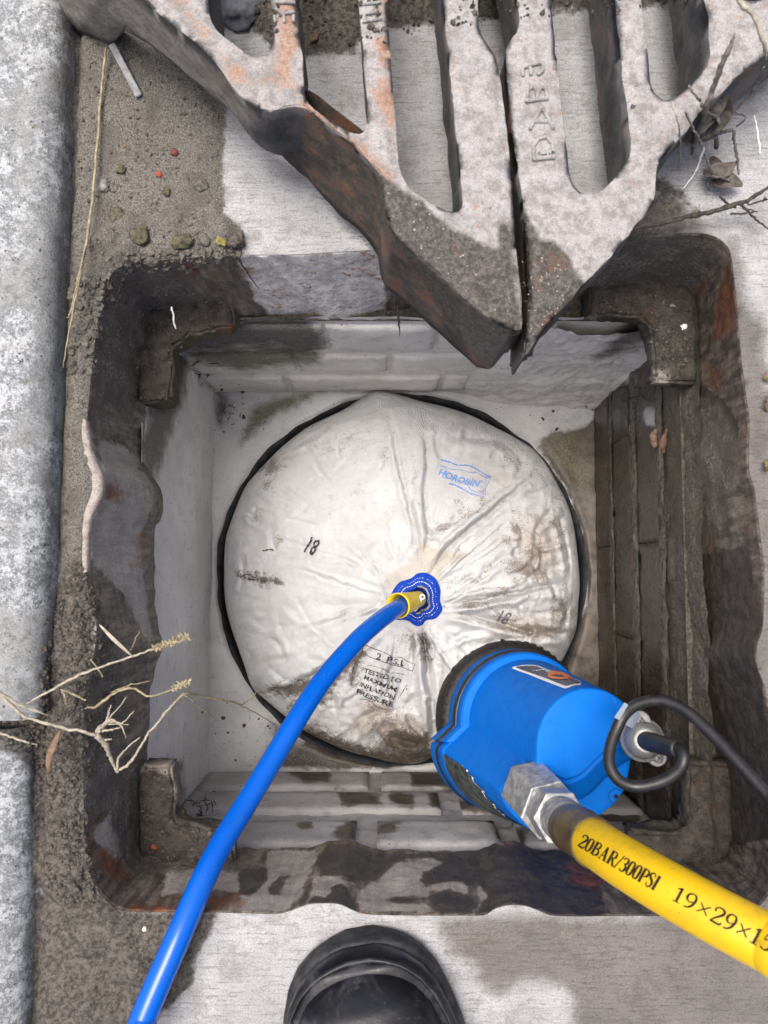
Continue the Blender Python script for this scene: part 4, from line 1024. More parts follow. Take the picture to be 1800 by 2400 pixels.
RID = [([(1230,480),(1120,580),(1010,690)], 2.4, 14), ([(760,200),(790,330),(830,480),(865,600)], -0.0, 8), ([(1000,940),(1200,890),(1400,840)], 3.0, 17), ([(1000,1010),(1150,960),(1400,960),(1530,940)], 3.0, 15), ([(470,245),(480,205),(520,175),(600,158),(750,155)], 1.6, 5), ([(745,108),(800,98),(890,95)], 1.5, 5),
  ([(880,1060),(885,1200),(900,1400)], 3.0, 12), ([(940,1080),(965,1200),(975,1300)], 3.0, 12), ([(1535,640),(1552,760),(1556,860)], 2.2, 6), ([(1515,880),(1520,980)], 2.2, 6), ([(400,1540),(560,1590),(700,1590)], 3, 14), ([(690,1100),(560,1180),(420,1250)], 2.6, 16), ([(600,1540),(670,1490)], 3, 11), ([(800,1490),(880,1520)], 3, 11), ([(1350,420),(1420,430),(1470,520)], 2.2, 12), ([(1160,1090),(1300,1060),(1460,1110)], 2.0, 12)]
def sseg(P, poly):
    Q = np.asarray(poly, float); best = np.full(len(P), 1e9); sg = np.ones(len(P)); al = np.zeros(len(P)); L = np.r_[0, np.cumsum(np.hypot(*np.diff(Q, axis=0).T))]
    for k in range(len(Q)-1):
        a_, ab = Q[k], Q[k+1]-Q[k]; tt = np.clip(((P-a_)@ab)/max(ab@ab, 1e-9), 0, 1); v = P-(a_+tt[:, None]*ab); d = np.hypot(v[:, 0], v[:, 1]); m_ = d < best
        best[m_] = d[m_]; sg[m_] = np.sign(ab[0]*v[m_, 1]-ab[1]*v[m_, 0]); al[m_] = (L[k]+tt[m_]*(L[k+1]-L[k]))/L[-1]
    return best, sg, al
wob = 3.0*vnoise(P3, 45, 3)+1.6*vnoise(P3, 120, 8)
dk = np.clip(damp*1.4, .25, 1)
def fold(poly, dp, w_, asym=.45):
    global z
    lo, hi = np.array(poly).min(0)-80, np.array(poly).max(0)+80
    m_ = (P2[:, 0] > lo[0]) & (P2[:, 0] < hi[0]) & (P2[:, 1] > lo[1]) & (P2[:, 1] < hi[1])
    d, s, al = sseg(P2[m_], poly); d = np.maximum(d+wob[m_]*s, 0) if True else d
    taper = smooth(al, 0, .18)*(1-smooth(al, .80, 1))*.85+.15
    z[m_] += .001*dp*dk[m_]*taper*(-np.exp(-d/(w_*.75))+.62*np.exp(-((d-w_*1.7)/(w_*1.0))**2)*(1+asym*s)+.35*asym*s*np.exp(-d/(w_*3)))
for pl, dp, wd_ in VAL: fold(catm2(cb(pl)), dp*1.75, wd_*.85)
rf = random.Random(12)
for k in range(34):                      # small pulls running out from the patch
    a_ = rf.uniform(-math.pi, math.pi); r0 = rf.uniform(58, 110); r1 = r0+rf.uniform(70, 260); bend = rf.uniform(-.18, .18)
    fold([(PC[0]+r*math.cos(a_+bend*q), PC[1]+r*math.sin(a_+bend*q)) for q, r in ((0, r0), (.4, r0+.35*(r1-r0)), (1, r1))], rf.uniform(.9, 2.4), rf.uniform(4, 7), rf.choice((-.5, .5)))
for k in range(60):                      # puckers where the cloth bears on the pipe
    a_ = rf.uniform(-math.pi, math.pi); R_ = float(np.interp(a_, phis, rads)); r1 = R_*rf.uniform(.95, 1.0); r0 = R_*rf.uniform(.70, .88); bend = rf.uniform(-.06, .06)
    fold([(PC[0]+r*math.cos(a_+bend*q), PC[1]+r*math.sin(a_+bend*q)) for q, r in ((0, r0), (.5, (r0+r1)/2), (1, r1))], rf.uniform(1.6, 4.2), rf.uniform(5, 9), rf.choice((-.5, .5)))
for k in range(150):                      # cross creases, thickest in the slack cloth low down and at the right
    while True:
        q = np.array([rf.uniform(540, 1350), rf.uniform(930, 1770)])
        if rf.random() < (.95 if q[1] > 1600 or q[0] > 1180 else .28): break
    a_ = rf.uniform(0, math.pi); L_ = rf.uniform(25, 90); u_ = np.array([math.cos(a_), math.sin(a_)]); n_ = np.array([-u_[1], u_[0]])*rf.uniform(-14, 14)
    fold([tuple(q-u_*L_/2), tuple(q+n_), tuple(q+u_*L_/2)], rf.uniform(1.2, 3.2)*(1.35 if q[1] > 1580 or q[0] > 1200 else .8), rf.uniform(4, 8), rf.choice((-.6, .6)))
for pl, dp, wd_ in RID:
    if dp: z += .001*dp*np.exp(-(seg_dist(P2, cb(pl))/wd_)**2)*np.clip(damp*1.4, .25, 1)
# the folded band and the overlapping front gore stand proud of the cloth beside them
for pl, hh, sw in (([(745,90),(890,85),(922,200),(928,330),(914,480),(922,610),(905,720),(880,640),(836,480),(803,330),(778,200)], .0032, 7),
                   ([(745,1030),(640,1110),(520,1190),(400,1265),(300,1310),(165,1320),(0,1100),(0,700),(700,800),(760,950)], .004, 6)):
    z += hh*smooth(sdf(P2, cb(pl)), -sw, sw)*damp
# wrinkles: radial near the patch, crumpled near the wall of the pipe
r_ = np.hypot(*(P2-PC).T)
PR3 = np.c_[np.cos(PH.ravel())*3, np.sin(PH.ravel())*3, r_*.004]
z += .0024*vnoise(PR3, 2.6, 11)*smooth(r_, 55, 110)*(1-smooth(r_, 200, 420)*.8)
z += .0011*fbm(P3, 24, 3, 4)+.0011*(.5-np.abs(vnoise(P3+.02*np.c_[vnoise(P3, 18, 31), vnoise(P3, 18, 32), t*0], 26, 33)))+.0007*(.5-np.abs(vnoise(P3, 52, 34)))+.0005*fbm(P3, 95, 2, 5)+.0026*np.abs(vnoise(np.c_[P3[:, :2]*1.0, P3[:, 2]], 22, 6))*smooth(t, .72, .95)
botm = smooth(P2[:, 1], 1590, 1720); rightm = smooth(P2[:, 0], 1180, 1300)
z += botm*(.0046*(1-2*np.abs(vnoise(P3, 24, 21)))+.0024*(1-2*np.abs(vnoise(P3, 50, 22))))
z += rightm*(.0022*(1-2*np.abs(vnoise(P3, 22, 23)))+.0013*(1-2*np.abs(vnoise(P3, 48, 24))))
# squashed down under the pump
pd = np.hypot(P2[:, 0]-1225, P2[:, 1]-1700); z = np.where(pd < 260, np.minimum(z, -.372-.0+smooth(pd, 150, 250)*.12), z)
z -= .010*np.exp(-((r_-0)/46)**2)
V = Wn(P2, z)
last = V[-NP:].copy(); cxy = np.array([CX, CY])
for k, dz_ in enumerate((-.012, -.04, -.09)):
    q = last.copy(); q[:, :2] = cxy+(q[:, :2]-cxy)*(1+.004 if k == 0 else 1.0); q[:, 2] += dz_; V = np.vstack([V, q])
F = grid_faces(NP, NTb+3, True)
def blob(P, lst, base=-1.):
    r = np.full(len(P), 0.)
    for (x, y, rx, ry, rot, s) in lst:
        c_, s_ = math.cos(rot), math.sin(rot); dx, dy = P[:, 0]-x, P[:, 1]-y
        u, v = (dx*c_+dy*s_)/rx, (-dx*s_+dy*c_)/ry; r = np.maximum(r, s*np.exp(-(u*u+v*v)))
    return r
def cbl(l): return [(500+x/1.8433, 900+y/1.8433, a/1.8433, b/1.8433, r, s) for x, y, a, b, r, s in l]
P2x = np.vstack([P2]+[P2[-NP:]]*3); tx = np.concatenate([t, np.ones(NP*3)])
dirt = blob(P2x, cbl([(1350,800,110,55,.3,1.25),(1380,730,70,60,0,1.),(1480,620,60,170,-.2,.8),(1400,1060,190,40,.1,1.2),(1230,900,160,30,-.2,.9),(1150,960,200,25,0,.9),(260,370,60,45,-.9,1.1),(230,440,40,50,0,.8),(290,670,45,40,0,.75),(180,580,50,60,0,.55),
     (1000,620,110,22,-.35,.95),(1100,560,160,60,-.5,.7),(1130,470,150,120,0,.55),(1280,330,180,60,.5,.6),(820,1580,170,70,0,1.3),(760,1480,120,90,0,1.1),(700,1390,100,40,0,.8),(1060,860,130,50,0,.7),(1300,640,60,140,.3,.75),(870,400,25,170,-.1,.6),(560,260,200,60,-.1,.5),(1500,980,60,120,0,1.1),(1250,1020,120,40,.2,.9),(860,1110,60,60,0,1.0),(450,1500,150,50,.4,.9),(620,500,160,90,0,.42),(330,180,120,20,0,.5),(740,320,30,200,-.15,.5)]))
for pl, dp, wd_ in VAL[:16]:
    dirt = np.maximum(dirt, .5*np.exp(-(seg_dist(P2x, cb(pl))/9.)**2))
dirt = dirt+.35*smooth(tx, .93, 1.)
tan = np.clip(blob(P2x, cbl([(700,1420,110,60,.2,1.),(820,1500,130,90,0,1.),(1400,700,130,200,0,.85),(1350,1050,200,80,0,.8),(1200,400,200,140,.4,.55),(640,1480,80,60,0,.9)]))*1.3-.75, -1, 1)
cream = cl(msdf(P2x, [cb(q) for q in ([(890,690),(915,690),(960,720),(1080,725),(1110,740),(1000,790),(985,870),(990,940),(960,900),(900,800),(790,880),(750,900),(740,850),(820,780),(880,740)],)]))
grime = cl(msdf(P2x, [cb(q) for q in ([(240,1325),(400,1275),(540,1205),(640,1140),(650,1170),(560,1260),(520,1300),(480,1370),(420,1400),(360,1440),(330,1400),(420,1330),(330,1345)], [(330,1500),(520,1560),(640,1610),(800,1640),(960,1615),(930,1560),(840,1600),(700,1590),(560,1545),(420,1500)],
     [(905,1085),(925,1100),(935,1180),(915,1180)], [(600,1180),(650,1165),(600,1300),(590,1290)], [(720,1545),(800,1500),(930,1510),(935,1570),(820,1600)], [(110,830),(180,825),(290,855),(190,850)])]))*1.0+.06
bagr = thing('pipe_stopper', (CX, CY, -.46), 'inflated white canvas pipe stopper bag filling the round pipe mouth, stained with mud', 'pipe stopper')
bag = obj('canvas_bag', mesh('canvas_bag', V, F, True, dict(dirt=dirt, tan=tan, cream=cream, grime=grime)), M['canvas'], bagr)
deps = bpy.context.evaluated_depsgraph_get()
def bvh_of(*objs):
    VV, FF = [], []
    for o in objs:
        o_m = o.matrix_world; off = len(VV)
        me = o.data; L = Vector(o.location)+(Vector(o.parent.location) if o.parent and o.parent.type == 'EMPTY' else Vector())
        VV += [v.co+L for v in me.vertices]; FF += [tuple(i+off for i in p.vertices) for p in me.polygons]
    return BVHTree.FromPolygons(VV, FF)
bag_bvh = bvh_of(bag)
CAMP = Vector((0, 0, CAM_H))
def stick(px, py, bvh, off):
    a, b = (px-900)/FPX, (1200-py)/FPX
    d = Vector((a, b*CT+ST, b*ST-CT)).normalized()
    h = bvh.ray_cast(CAMP, d)
    if h[0] is None: return None
    n = h[1] if h[1].dot(d) < 0 else -h[1]
    return h[0]+n*off
def decal(name, V2, F2, bvh, off, mat, parent, maxlen=6):
    """flat print: outline given in photo pixels, laid on to the surface below it as its own thin geometry"""
    bm = bmesh.new(); vs = [bm.verts.new((x, y, 0)) for x, y in V2]
    for f in F2:
        try: bm.faces.new([vs[i] for i in f])
        except ValueError: pass
    bmesh.ops.triangulate(bm, faces=bm.faces)
    for _ in range(4):
        es = [e for e in bm.edges if e.calc_length() > maxlen]
        if not es: break
        bmesh.ops.subdivide_edges(bm, edges=es, cuts=1); bmesh.ops.triangulate(bm, faces=[f for f in bm.faces if len(f.verts) > 3])
    bad = []
    for v in bm.verts:
        p = stick(v.co.x, v.co.y, bvh, off)
        if p is None: bad.append(v)
        else: v.co = p
    if bad: bmesh.ops.delete(bm, geom=bad, context='VERTS')
    me = bpy.data.meshes.new(name); bm.to_mesh(me); bm.free()
    return obj(name, me, mat, parent)
def ribbon2(pts, w, closed=False, wob=0, seed=0):
    rr = random.Random(seed); n = len(pts); V, F = [], []
    if not hasattr(w, '__len__'): w = [w]*n
    for i, p in enumerate(pts):
        a = pts[(i-1) % n] if (closed or i > 0) else p; b = pts[(i+1) % n] if (closed or i < n-1) else p
        dx, dy = b[0]-a[0], b[1]-a[1]; L = math.hypot(dx, dy) or 1
        nx_, ny_ = -dy/L, dx/L; hw = w[i]/2*(1+wob*rr.uniform(-1, 1))
        V += [(p[0]+nx_*hw, p[1]+ny_*hw), (p[0]-nx_*hw, p[1]-ny_*hw)]
    for i in range(n if closed else n-1):
        j = (i+1) % n; F.append((2*i, 2*i+1, 2*j+1, 2*j))
    return V, F
def sm2(pts, n=5, closed=False): return [(v.x, v.y) for v in catmull([(x, y, 0) for x, y in pts], n, closed)]
def text2(s, fx):
    cu = bpy.data.curves.new('t', 'FONT'); cu.body = s; cu.resolution_u = 3; cu.size = 1; cu.offset = text2.bold
    to = bpy.data.objects.new('t', cu); COL.objects.link(to)
    dg = bpy.context.evaluated_depsgraph_get(); me = bpy.data.meshes.new_from_object(to.evaluated_get(dg))
    bpy.data.objects.remove(to); bpy.data.curves.remove(cu)
    V = [fx(v.co.x, v.co.y) for v in me.vertices]; F = [tuple(p.vertices) for p in me.polygons]
    wid = max(v.co.x for v in me.vertices); bpy.data.meshes.remove(me); return V, F, wid
text2.bold = .022
def textline(s, p0, p1, h, slant=0, sag=0):
    """text whose baseline runs from p0 to p1 (photo px), capital height h px"""
    _, _, wid = text2(s, lambda x, y: (x, y))
    dx, dy = p1[0]-p0[0], p1[1]-p0[1]; L = math.hypot(dx, dy); ux, uy = dx/L, dy/L; sx = L/wid; sy = h/.70
    def fx(x, y):
        a = x*sx+y*sy*slant; b = y*sy-sag*math.sin(math.pi*x/wid)
        return (p0[0]+ux*a+uy*b, p0[1]+uy*a-ux*b)
    V, F, _ = text2(s, fx); return V, F
cz = lambda p: crop(p, 800, 1480, 7.9)
cs = lambda p: crop(p, 980, 1040, 7.541)
INK = .0009
for nm, vf, mt in [
    ('printed_number', textline('18', (707, 1291), (736, 1302), 39, .12), 'ink'),
    ('printed_number', textline('18', (1157, 1453), (1186, 1464), 30, .2), 'ink_soft')]:
    decal(nm, vf[0], vf[1], bag_bvh, INK, M[mt], bagr, 4)
prt = []
prt.append(textline('TESTED TO', cz([(415,750)])[0], cz([(1085,955)])[0], 10.5, 0, 1))
prt.append(textline('MAXIMUM', cz([(405,870)])[0], cz([(1000,1110)])[0], 10.5, 0, 1))
prt.append(textline('INFLATION', cz([(330,1000)])[0], cz([(960,1260)])[0], 10.5, 0, 1))
prt.append(textline('PRESSURE', cz([(265,1130)])[0], cz([(930,1390)])[0], 10.5, 0, 1))
for vf in prt: decal('stamped_words', vf[0], vf[1], bag_bvh, INK, M['ink'], bagr, 4)
vf = textline('2', cz([(640,500)])[0], cz([(728,525)])[0], 14); decal('stamped_words', vf[0], vf[1], bag_bvh, INK, M['ink'], bagr, 4)
vf = textline('P.S.I', cz([(825,565)])[0], cz([(1110,640)])[0], 14); decal('stamped_words', vf[0], vf[1], bag_bvh, INK, M['ink'], bagr, 4)
for pl, w_, cld in (([(380,380),(430,265),(490,268),(700,350),(860,415),(950,490),(1020,470),(1130,490),(1260,570),(1380,600),(1320,740),(1140,660),(950,620),(780,560),(560,480),(450,425)], 1.5, True),
                    ([(480,625),(620,645),(820,710),(900,770),(1000,765),(1180,800)], 1.1, False), ([(270,540),(210,720),(165,900)], 1.5, False), ([(340,1240),(500,1265),(600,1330),(690,1400),(880,1440)], 1.2, False), ([(1220,970),(1150,1090),(1090,1200)], 1.2, False)):
    q = cz(pl); V2, F2 = ribbon2(q if cld else sm2(q, 4), w_, cld, .3, 3); decal('stamped_line', V2, F2, bag_bvh, INK, M['ink'], bagr, 4)
text2.bold = .04
vf = textline('HOROBIN', cs([(345,545)])[0], cs([(1055,765)])[0], 14.5, .18, 4); decal('blue_stamp', vf[0], vf[1], bag_bvh, INK, M['ink_blue'], bagr, 4)
vf = textline('TM', cs([(1075,680)])[0], cs([(1140,698)])[0], 4.5); decal('blue_stamp', vf[0], vf[1], bag_bvh, INK, M['ink_blue'], bagr, 4)
for pl, w_ in (([(400,290),(560,335),(690,385),(860,385),(960,420),(1090,495),(1200,560),(1280,600)], 3.2), ([(390,395),(500,430),(620,462),(780,470),(900,510),(1040,520),(1170,595),(1250,608)], 1.7),
               ([(430,600),(560,625),(700,645),(840,700),(920,800),(1010,865),(1100,880)], 1.5), ([(540,710),(650,735),(760,790),(880,860),(960,900)], 3.4), ([(960,895),(1060,925),(1160,935)], 1.6), ([(1270,600),(1240,690),(1190,800),(1180,930)], 1.4), ([(1195,610),(1190,740),(1130,900)], 1.2)):
    V2, F2 = ribbon2(sm2(cs(pl), 5), w_, False, .35, 5); decal('blue_stamp', V2, F2, bag_bvh, INK, M['ink_blue'], bagr, 4)
text2.bold = .0
# tear slit and stitched seams
for pl, w_ in (([(115,835),(150,822),(185,838),(225,850)], 2.2), ([(150,842),(190,846)], 4.5), ([(215,852),(285,852)], 1.4), ([(215,722),(245,715),(262,722)], 3.5)):
    V2, F2 = ribbon2(sm2(cb(pl), 5), w_, False, .6, 8); decal('torn_slit', V2, F2, bag_bvh, INK, M['leaf_dead'], bagr, 4)
# the patch: a wavy disc with stitching, raw-edged mouth and pleated inside
c3z = lambda p: crop(p, 880, 1300, 8.295)
OUT = c3z([(268,890),(298,780),(368,650),(440,560),(500,518),(600,490),(710,445),(790,378),(880,350),(990,355),(1085,400),(1175,470),(1232,580),(1264,690),(1262,800),(1257,900),(1290,1000),(1300,1075),(1245,1170),(1150,1250),(1020,1268),(960,1300),(920,1360),(830,1392),(740,1362),(660,1302),(560,1267),(440,1272),(360,1225),(300,1100)])
OUTs = sm2(OUT, 5, True); pc_ = np.array(c3z([(800, 890)])[0]); zpt = ZTOP+.0025
def scl(k, wave=1): return [tuple(pc_+(np.array(p)-pc_)*k) for p in OUTs]
rings, NO = [], len(OUTs)
for k, dz_ in ((1.0, -.0014), (1.0, .0), (.985, .0009), (.8, .0022), (.66, .0036), (.55, .0044), (.50, .0052), (.485, .0040), (.47, -.004)):
    q = scl(k); r2 = []
    for i, (x, y) in enumerate(q):
        bz = stick(x, y, bag_bvh, 0); zz = max(bz.z if bz else zpt, ZTOP-.016)
        r2.append(tuple(W(x, y, (zz if k > .7 else zpt-.001)*.6+zpt*.4+dz_+.0006*math.sin(i*.35))))
    rings.append(r2)
V, F = loft(rings, False, False); patch = obj('valve_patch', mesh('valve_patch', V, F), M['patch_blue'], bagr)
rings = []
for k, dz_ in ((.49, -.003), (.40, -.006), (.28, -.010), (.05, -.013)):
    rings.append([tuple(W(x, y, zpt+dz_+(.0012*math.sin(i*.9)+.0006*math.sin(i*2.1))*(k > .1))) for i, (x, y) in enumerate(scl(k))])
V, F = loft(rings, False, True); obj('pleated_mouth', mesh('pleated_mouth', V, F), M['patch_dark'], bagr)
pb = bvh_of(patch)
for k, w_ in ((.80, 1.25), (.665, 1.25)):
    q = scl(k); i = 0; st = []
    while i < len(q)-2:
        V2, F2 = ribbon2(q[i:i+3], w_*random.Random(i).uniform(.6, 1.3)); st.append((V2, F2)); i += 3
    V2, F2 = join(st); decal('stitching', V2, F2, pb, .0006, M['thread'], patch, 5)
q = scl(.505)
a0 = 20; V2, F2 = ribbon2([q[i % NO] for i in range(38, 118)], 1.6, False, .6, 2); decal('raw_edge', V2, F2, pb, .0009, M['straw_pale'], patch, 5)

# ---- blue air hose with its yellow sleeve
hp = [(968,1411,.842),(955,1413,.818),(938,1422,.791),(915,1436,.770),(880,1462,.745),(835,1503,.719),(760,1590,.684),(705,1671,.657),(640,1779,.630),(575,1887,.602),(521,1975,.578),(477,2061,.557),(434,2159,.541),(396,2246,.532),(358,2333,.526),(330,2403,.522),(305,2480,.518)]
hpath = [WD(*p) for p in hp]+[Vector((-.26,-.48,.03)), Vector((-.32,-.66,.012)), Vector((-.40,-1.0,.012)), Vector((-.5,-1.9,.012))]
hpc = catmull(hpath, 10)
hroot = thing('air_hose', hpath[0], 'shiny blue air hose curving from the stopper to the lower edge of the photo', 'hose')
tube('hose_tube', hpc, .0088, M['hose_blue'], hroot, 28)
# sleeve: flared cone from px (975,1405) to (935,1423)
s0, s1 = WD(984,1403,.832), WD(932,1420,.789); ax = (s1-s0)
def ringat(c, n, r, k=32):
    n = n.normalized(); u = n.orthogonal().normalized(); v = n.cross(u)
    return [tuple(c+(u*math.cos(2*math.pi*i/k)+v*math.sin(2*math.pi*i/k))*r) for i in range(k)]
prof = [(0, .007), (.05, .0085), (.35, .0098), (.75, .0118), (.93, .0131), (1, .0134), (1.0, .0122), (.8, .0105), (.4, .0088)]
V, F = loft([ringat(s0+ax*k, ax, r) for k, r in prof], True, False); obj('yellow_sleeve', mesh('yellow_sleeve', V, F), M['yellow_band'], hroot)
ring = [WD(990+5*math.cos(a), 1399+5*math.sin(a), .813) for a in np.linspace(2.6, 8.6, 16)]
wire = [WD(977,1397,.815), WD(983,1400,.813)]+ring+[WD(987,1405,.813), WD(985,1416,.815), WD(978,1427,.818), WD(972,1433,.821)]
tube('wire_loop', catmull(wire, 3), .0007, M['white_print'], hroot, 8)

# ================================================================== PUMP
proot = thing('submersible_pump', (.145, -.168, -.37), 'bright blue submersible pump standing on the canvas bag in the corner of the pit', 'pump')
cp = lambda p: crop(p, 1000, 1480, 2.765)
def sect(pxc, d, rpx, poly, shift=(0, 0)):
    c = WD(pxc[0], pxc[1], d); R = rpx*d/FPX
    return [tuple(c+paxis_u*(R*x)+paxis_v*(R*y)) for x, y in poly]
A0, A1 = WD(1190,1677,.88), WD(1383,1749,.68)
paxis = (A1-A0).normalized()
paxis_u = (Vector((1, 0, 0))-paxis*paxis.x).normalized(); paxis_v = paxis.cross(paxis_u)
def mkpoly(crease, c1_, bulge, c2_, tail, n_arc=60, a0=-14):
    P = [(math.cos(a), math.sin(a)) for a in np.radians(np.linspace(a0, 178, n_arc))]
    P = [p for p in P]
    pts = [crease]
    def lerp(a, b, n): return [(a[0]+(b[0]-a[0])*k/n, a[1]+(b[1]-a[1])*k/n) for k in range(1, n+1)]
    out = P+[crease]+lerp(crease, c1_, 8)[:-1]
    # rounded corners
    def rc(a, b, c, r, n=5):
        b = np.array(b); u = np.array(a)-b; v = np.array(c)-b; u = u/np.linalg.norm(u); v = v/np.linalg.norm(v)
        p, q = b+u*r, b+v*r; return [tuple((1-t)**2*p+2*t*(1-t)*b+t*t*q) for t in np.linspace(0, 1, n)]
    face = [tuple(v)[:2] for v in catmull([(x, y, 0) for x, y in [c1_]+bulge+[c2_]], 6)]
    out = P+[crease]+lerp(crease, c1_, 8)[:-2]+rc(crease, c1_, face[2], .07)+face[2:-2]+rc(face[-3], c2_, tail[0], .2)+[p for k in range(len(tail)-1) for p in lerp(tail[k], tail[k+1], 4)]
    return out
polyB = mkpoly((-1.0,-.03), (-1.40,-.37), [(-1.34,-.66), (-1.15,-.97), (-.86,-1.23)], (-.52,-1.41), [(-.25,-1.42),(.22,-1.26),(.60,-1.02),(.84,-.72),(.968,-.27)])
polyT = mkpoly((-1.01,-.28), (-1.49,-.80), [(-1.40,-1.00), (-1.24,-1.20), (-.98,-1.41)], (-.60,-1.55), [(-.25,-1.50),(.22,-1.30),(.60,-1.07),(.84,-.80),(.965,-.28)])
assert len(polyB) == len(polyT)
lerpP = lambda k: [(a[0]+(b[0]-a[0])*k, a[1]+(b[1]-a[1])*k) for a, b in zip(polyB, polyT)]
def flush(poly, rpx):
    return [(x*143.9/rpx, y*143.9/rpx) if k >= 66 and math.hypot(x, y) > 1.05 else (x, y) for k, (x, y) in enumerate(poly)]
def grow(poly, g):
    P = np.array(poly); n = len(P); d = np.roll(P, -1, 0)-np.roll(P, 1, 0); nn = np.c_[d[:, 1], -d[:, 0]]; nn /= np.linalg.norm(nn, axis=1)[:, None]+1e-9
    return [tuple(x) for x in P+nn*g]
C0, C1, CB, CTp = (1208,1684), (1235,1693), (1238.7,1693), (1383,1749)
# strainer
ncirc = [(math.cos(a), math.sin(a)) for a in np.linspace(0, 2*math.pi, 97)[:-1]]
rings = [sect((1188,1676), .915, 165, ncirc), sect((1190,1677), .885, 172, ncirc), sect((1200,1681), .868, 174, ncirc), sect((1205,1683), .860, 171, ncirc), sect((1206,1683), .858, 150, ncirc)]
V, F = loft(rings); o = obj('strainer_base', mesh('strainer_base', V, F), M['black_rough'], proot)
for k in range(56):                                                   # ragged ribs of the strainer
    a = 2*math.pi*k/56; e = Vector(sect((1200,1681), .872, 176+random.Random(k).uniform(-2, 3), [(math.cos(a), math.sin(a))])[0]); f = Vector(sect((1204,1683), .859, 168, [(math.cos(a), math.sin(a))])[0])
    tg = paxis.cross((e-WD(1200,1681,.872))).normalized()
    Vb, Fb = box_data((e+f)/2, (e-f)/2, tg*.0017, paxis*.002)
    obj('strainer_rib', mesh('strainer_rib', Vb, Fb, False), M['black_rough'], o)
# lower ring, seal, flange
V, F = loft([sect((1206,1683), .862, 158, flush(polyB, 158)), sect((1209,1685), .855, 160, flush(polyB, 160)), sect((1216,1688), .845, 160, flush(polyB, 160)), sect((1218,1688), .843, 157, flush(polyB, 157))])
o = sharp(obj('base_ring', mesh('base_ring', V, F), M['pump_blue'], proot)); bevel_mod(o, .001)
V, F = loft([sect((1217,1688), .845, 160.5, flush(polyB, 161)), sect((1219,1689), .842, 163, flush(polyB, 161)), sect((1223,1690), .837, 163, flush(polyB, 161)), sect((1225,1690), .835, 160, flush(polyB, 161))])
obj('rubber_seal', mesh('rubber_seal', V, F), M['black'], proot)
pf = flush(polyB, 157)
V, F = loft([sect((1223,1690), .838, 157, pf), sect((1225,1690), .835, 159, pf), sect((1233,1692), .823, 157, pf), sect((1235,1693), .821, 154, pf), sect((1236,1693), .820, 144, pf)])
sharp(obj('flange', mesh('flange', V, F), M['pump_blue'], proot))
# body up to the shelf, then the raised cap
dS = .705
def body_at(s):
    d = .822+(.68-.822)*s; c = (1237.5+(1383-1237.5)*s, 1693+(1749-1693)*s); r = 143.6+(131-143.6)*s
    return c, d, r
rings = []
sS = (dS-.822)/(.68-.822)
for s in list(np.linspace(0, sS, 14)):
    c, d, r = body_at(s); rings.append(sect(c, d, r, lerpP(s)))
c, d, r = body_at(sS); rings.append(sect(c, d-.0012, r*.985, lerpP(sS))); rings.append(sect(c, d-.0015, r*.95, lerpP(sS)))
V, F = loft(rings); body = sharp(obj('pump_body', mesh('pump_body', V, F), M['pump_blue'], proot))
# raised cap: round part bounded by a step that sweeps under the outlet
stepc = sm2([(-1.01,-.27),(-.86,-.40),(-.66,-.47),(-.44,-.55),(-.17,-.46),(.06,-.27),(.28,-.10),(.60,.08),(.985,.14)], 5)
capp = [(math.cos(a), math.sin(a)) for a in np.radians(np.linspace(10, 177, 60))]+stepc[:-1]
def fan(poly, g):           # widen the step towards the shelf
    out = []
    for (x, y) in poly:
        k = 0 if (math.hypot(x, y) > .985 and y > -.2) else min(1, max(0, (x+1.0)/.5))
        out.append((x+.30*g*k, y-.42*g*k))
    return out
rings = []
for s, g, sc_ in ((sS-.02, 1.0, 1.0), (sS+.04, .95, 1.0), (sS+.09, .72, 1.0), (sS+.16, .16, 1.0), (1-.03, .03, 1.0), (1-.012, .0, .995), (1.0, -.01, .98), (1.006, -.02, .94)):
    c, d, r = body_at(s); rings.append(sect(c, d, r*sc_*1.002, fan(capp, g)))
V, F = loft(rings); cap = sharp(obj('top_cap', mesh('top_cap', V, F), M['pump_blue'], proot))
bevel_mod(cap, .0015, 2)
pbv = bvh_of(body, cap)
# recessed screw on the shelf
def ringpx(cx, cy, rx, n=28): return [(cx+rx*math.cos(a), cy+rx*1.05*math.sin(a)) for a in np.linspace(0, 2*math.pi, n, endpoint=False)]
sx, sy = cp([(1225,1068)])[0]
V2, F2 = ribbon2(ringpx(sx, sy, 17), 1.6, True); decal('screw_recess', V2, F2, pbv, .0005, M['navy'], proot, 5)
V2 = ringpx(sx, sy, 5, 12); decal('screw_head', V2, [tuple(range(12))], pbv, .0006, M['black'], proot, 5)
# torn foil sticker on the outer face of the outlet block
V2 = cp([(62,728),(110,760),(180,805),(225,825),(258,900),(300,905),(330,990),(380,1050),(440,1140),(400,1118),(330,1075),(230,1010),(160,925),(100,830)])
st_ = []
for px_, py_ in sm2(V2, 3, True): st_.append((px_, py_))
I0, I1 = 60+1+6+4, 60+1+6+5+20            # section indices of the outer face of the outlet block
def facept(u, s, off=.0012):
    """point on the outer block face: u 0..1 from its first corner, s up the body"""
    c, d, r = body_at(s); P = np.array(lerpP(s)); k = I0+u*(I1-I0); i = int(math.floor(k)); q = P[i]+(P[i+1]-P[i])*(k-i)
    tn = P[i+1]-P[i]; n = np.array([tn[1], -tn[0]]); n = n/np.linalg.norm(n)
    cc = WD(c[0], c[1], d); R = r*d/FPX
    return tuple(cc+paxis_u*(R*q[0]+n[0]*off)+paxis_v*(R*q[1]+n[1]*off))
rng = random.Random(4); Vst, Fst, Ved, Fed = [], [], [], []
nU = 40
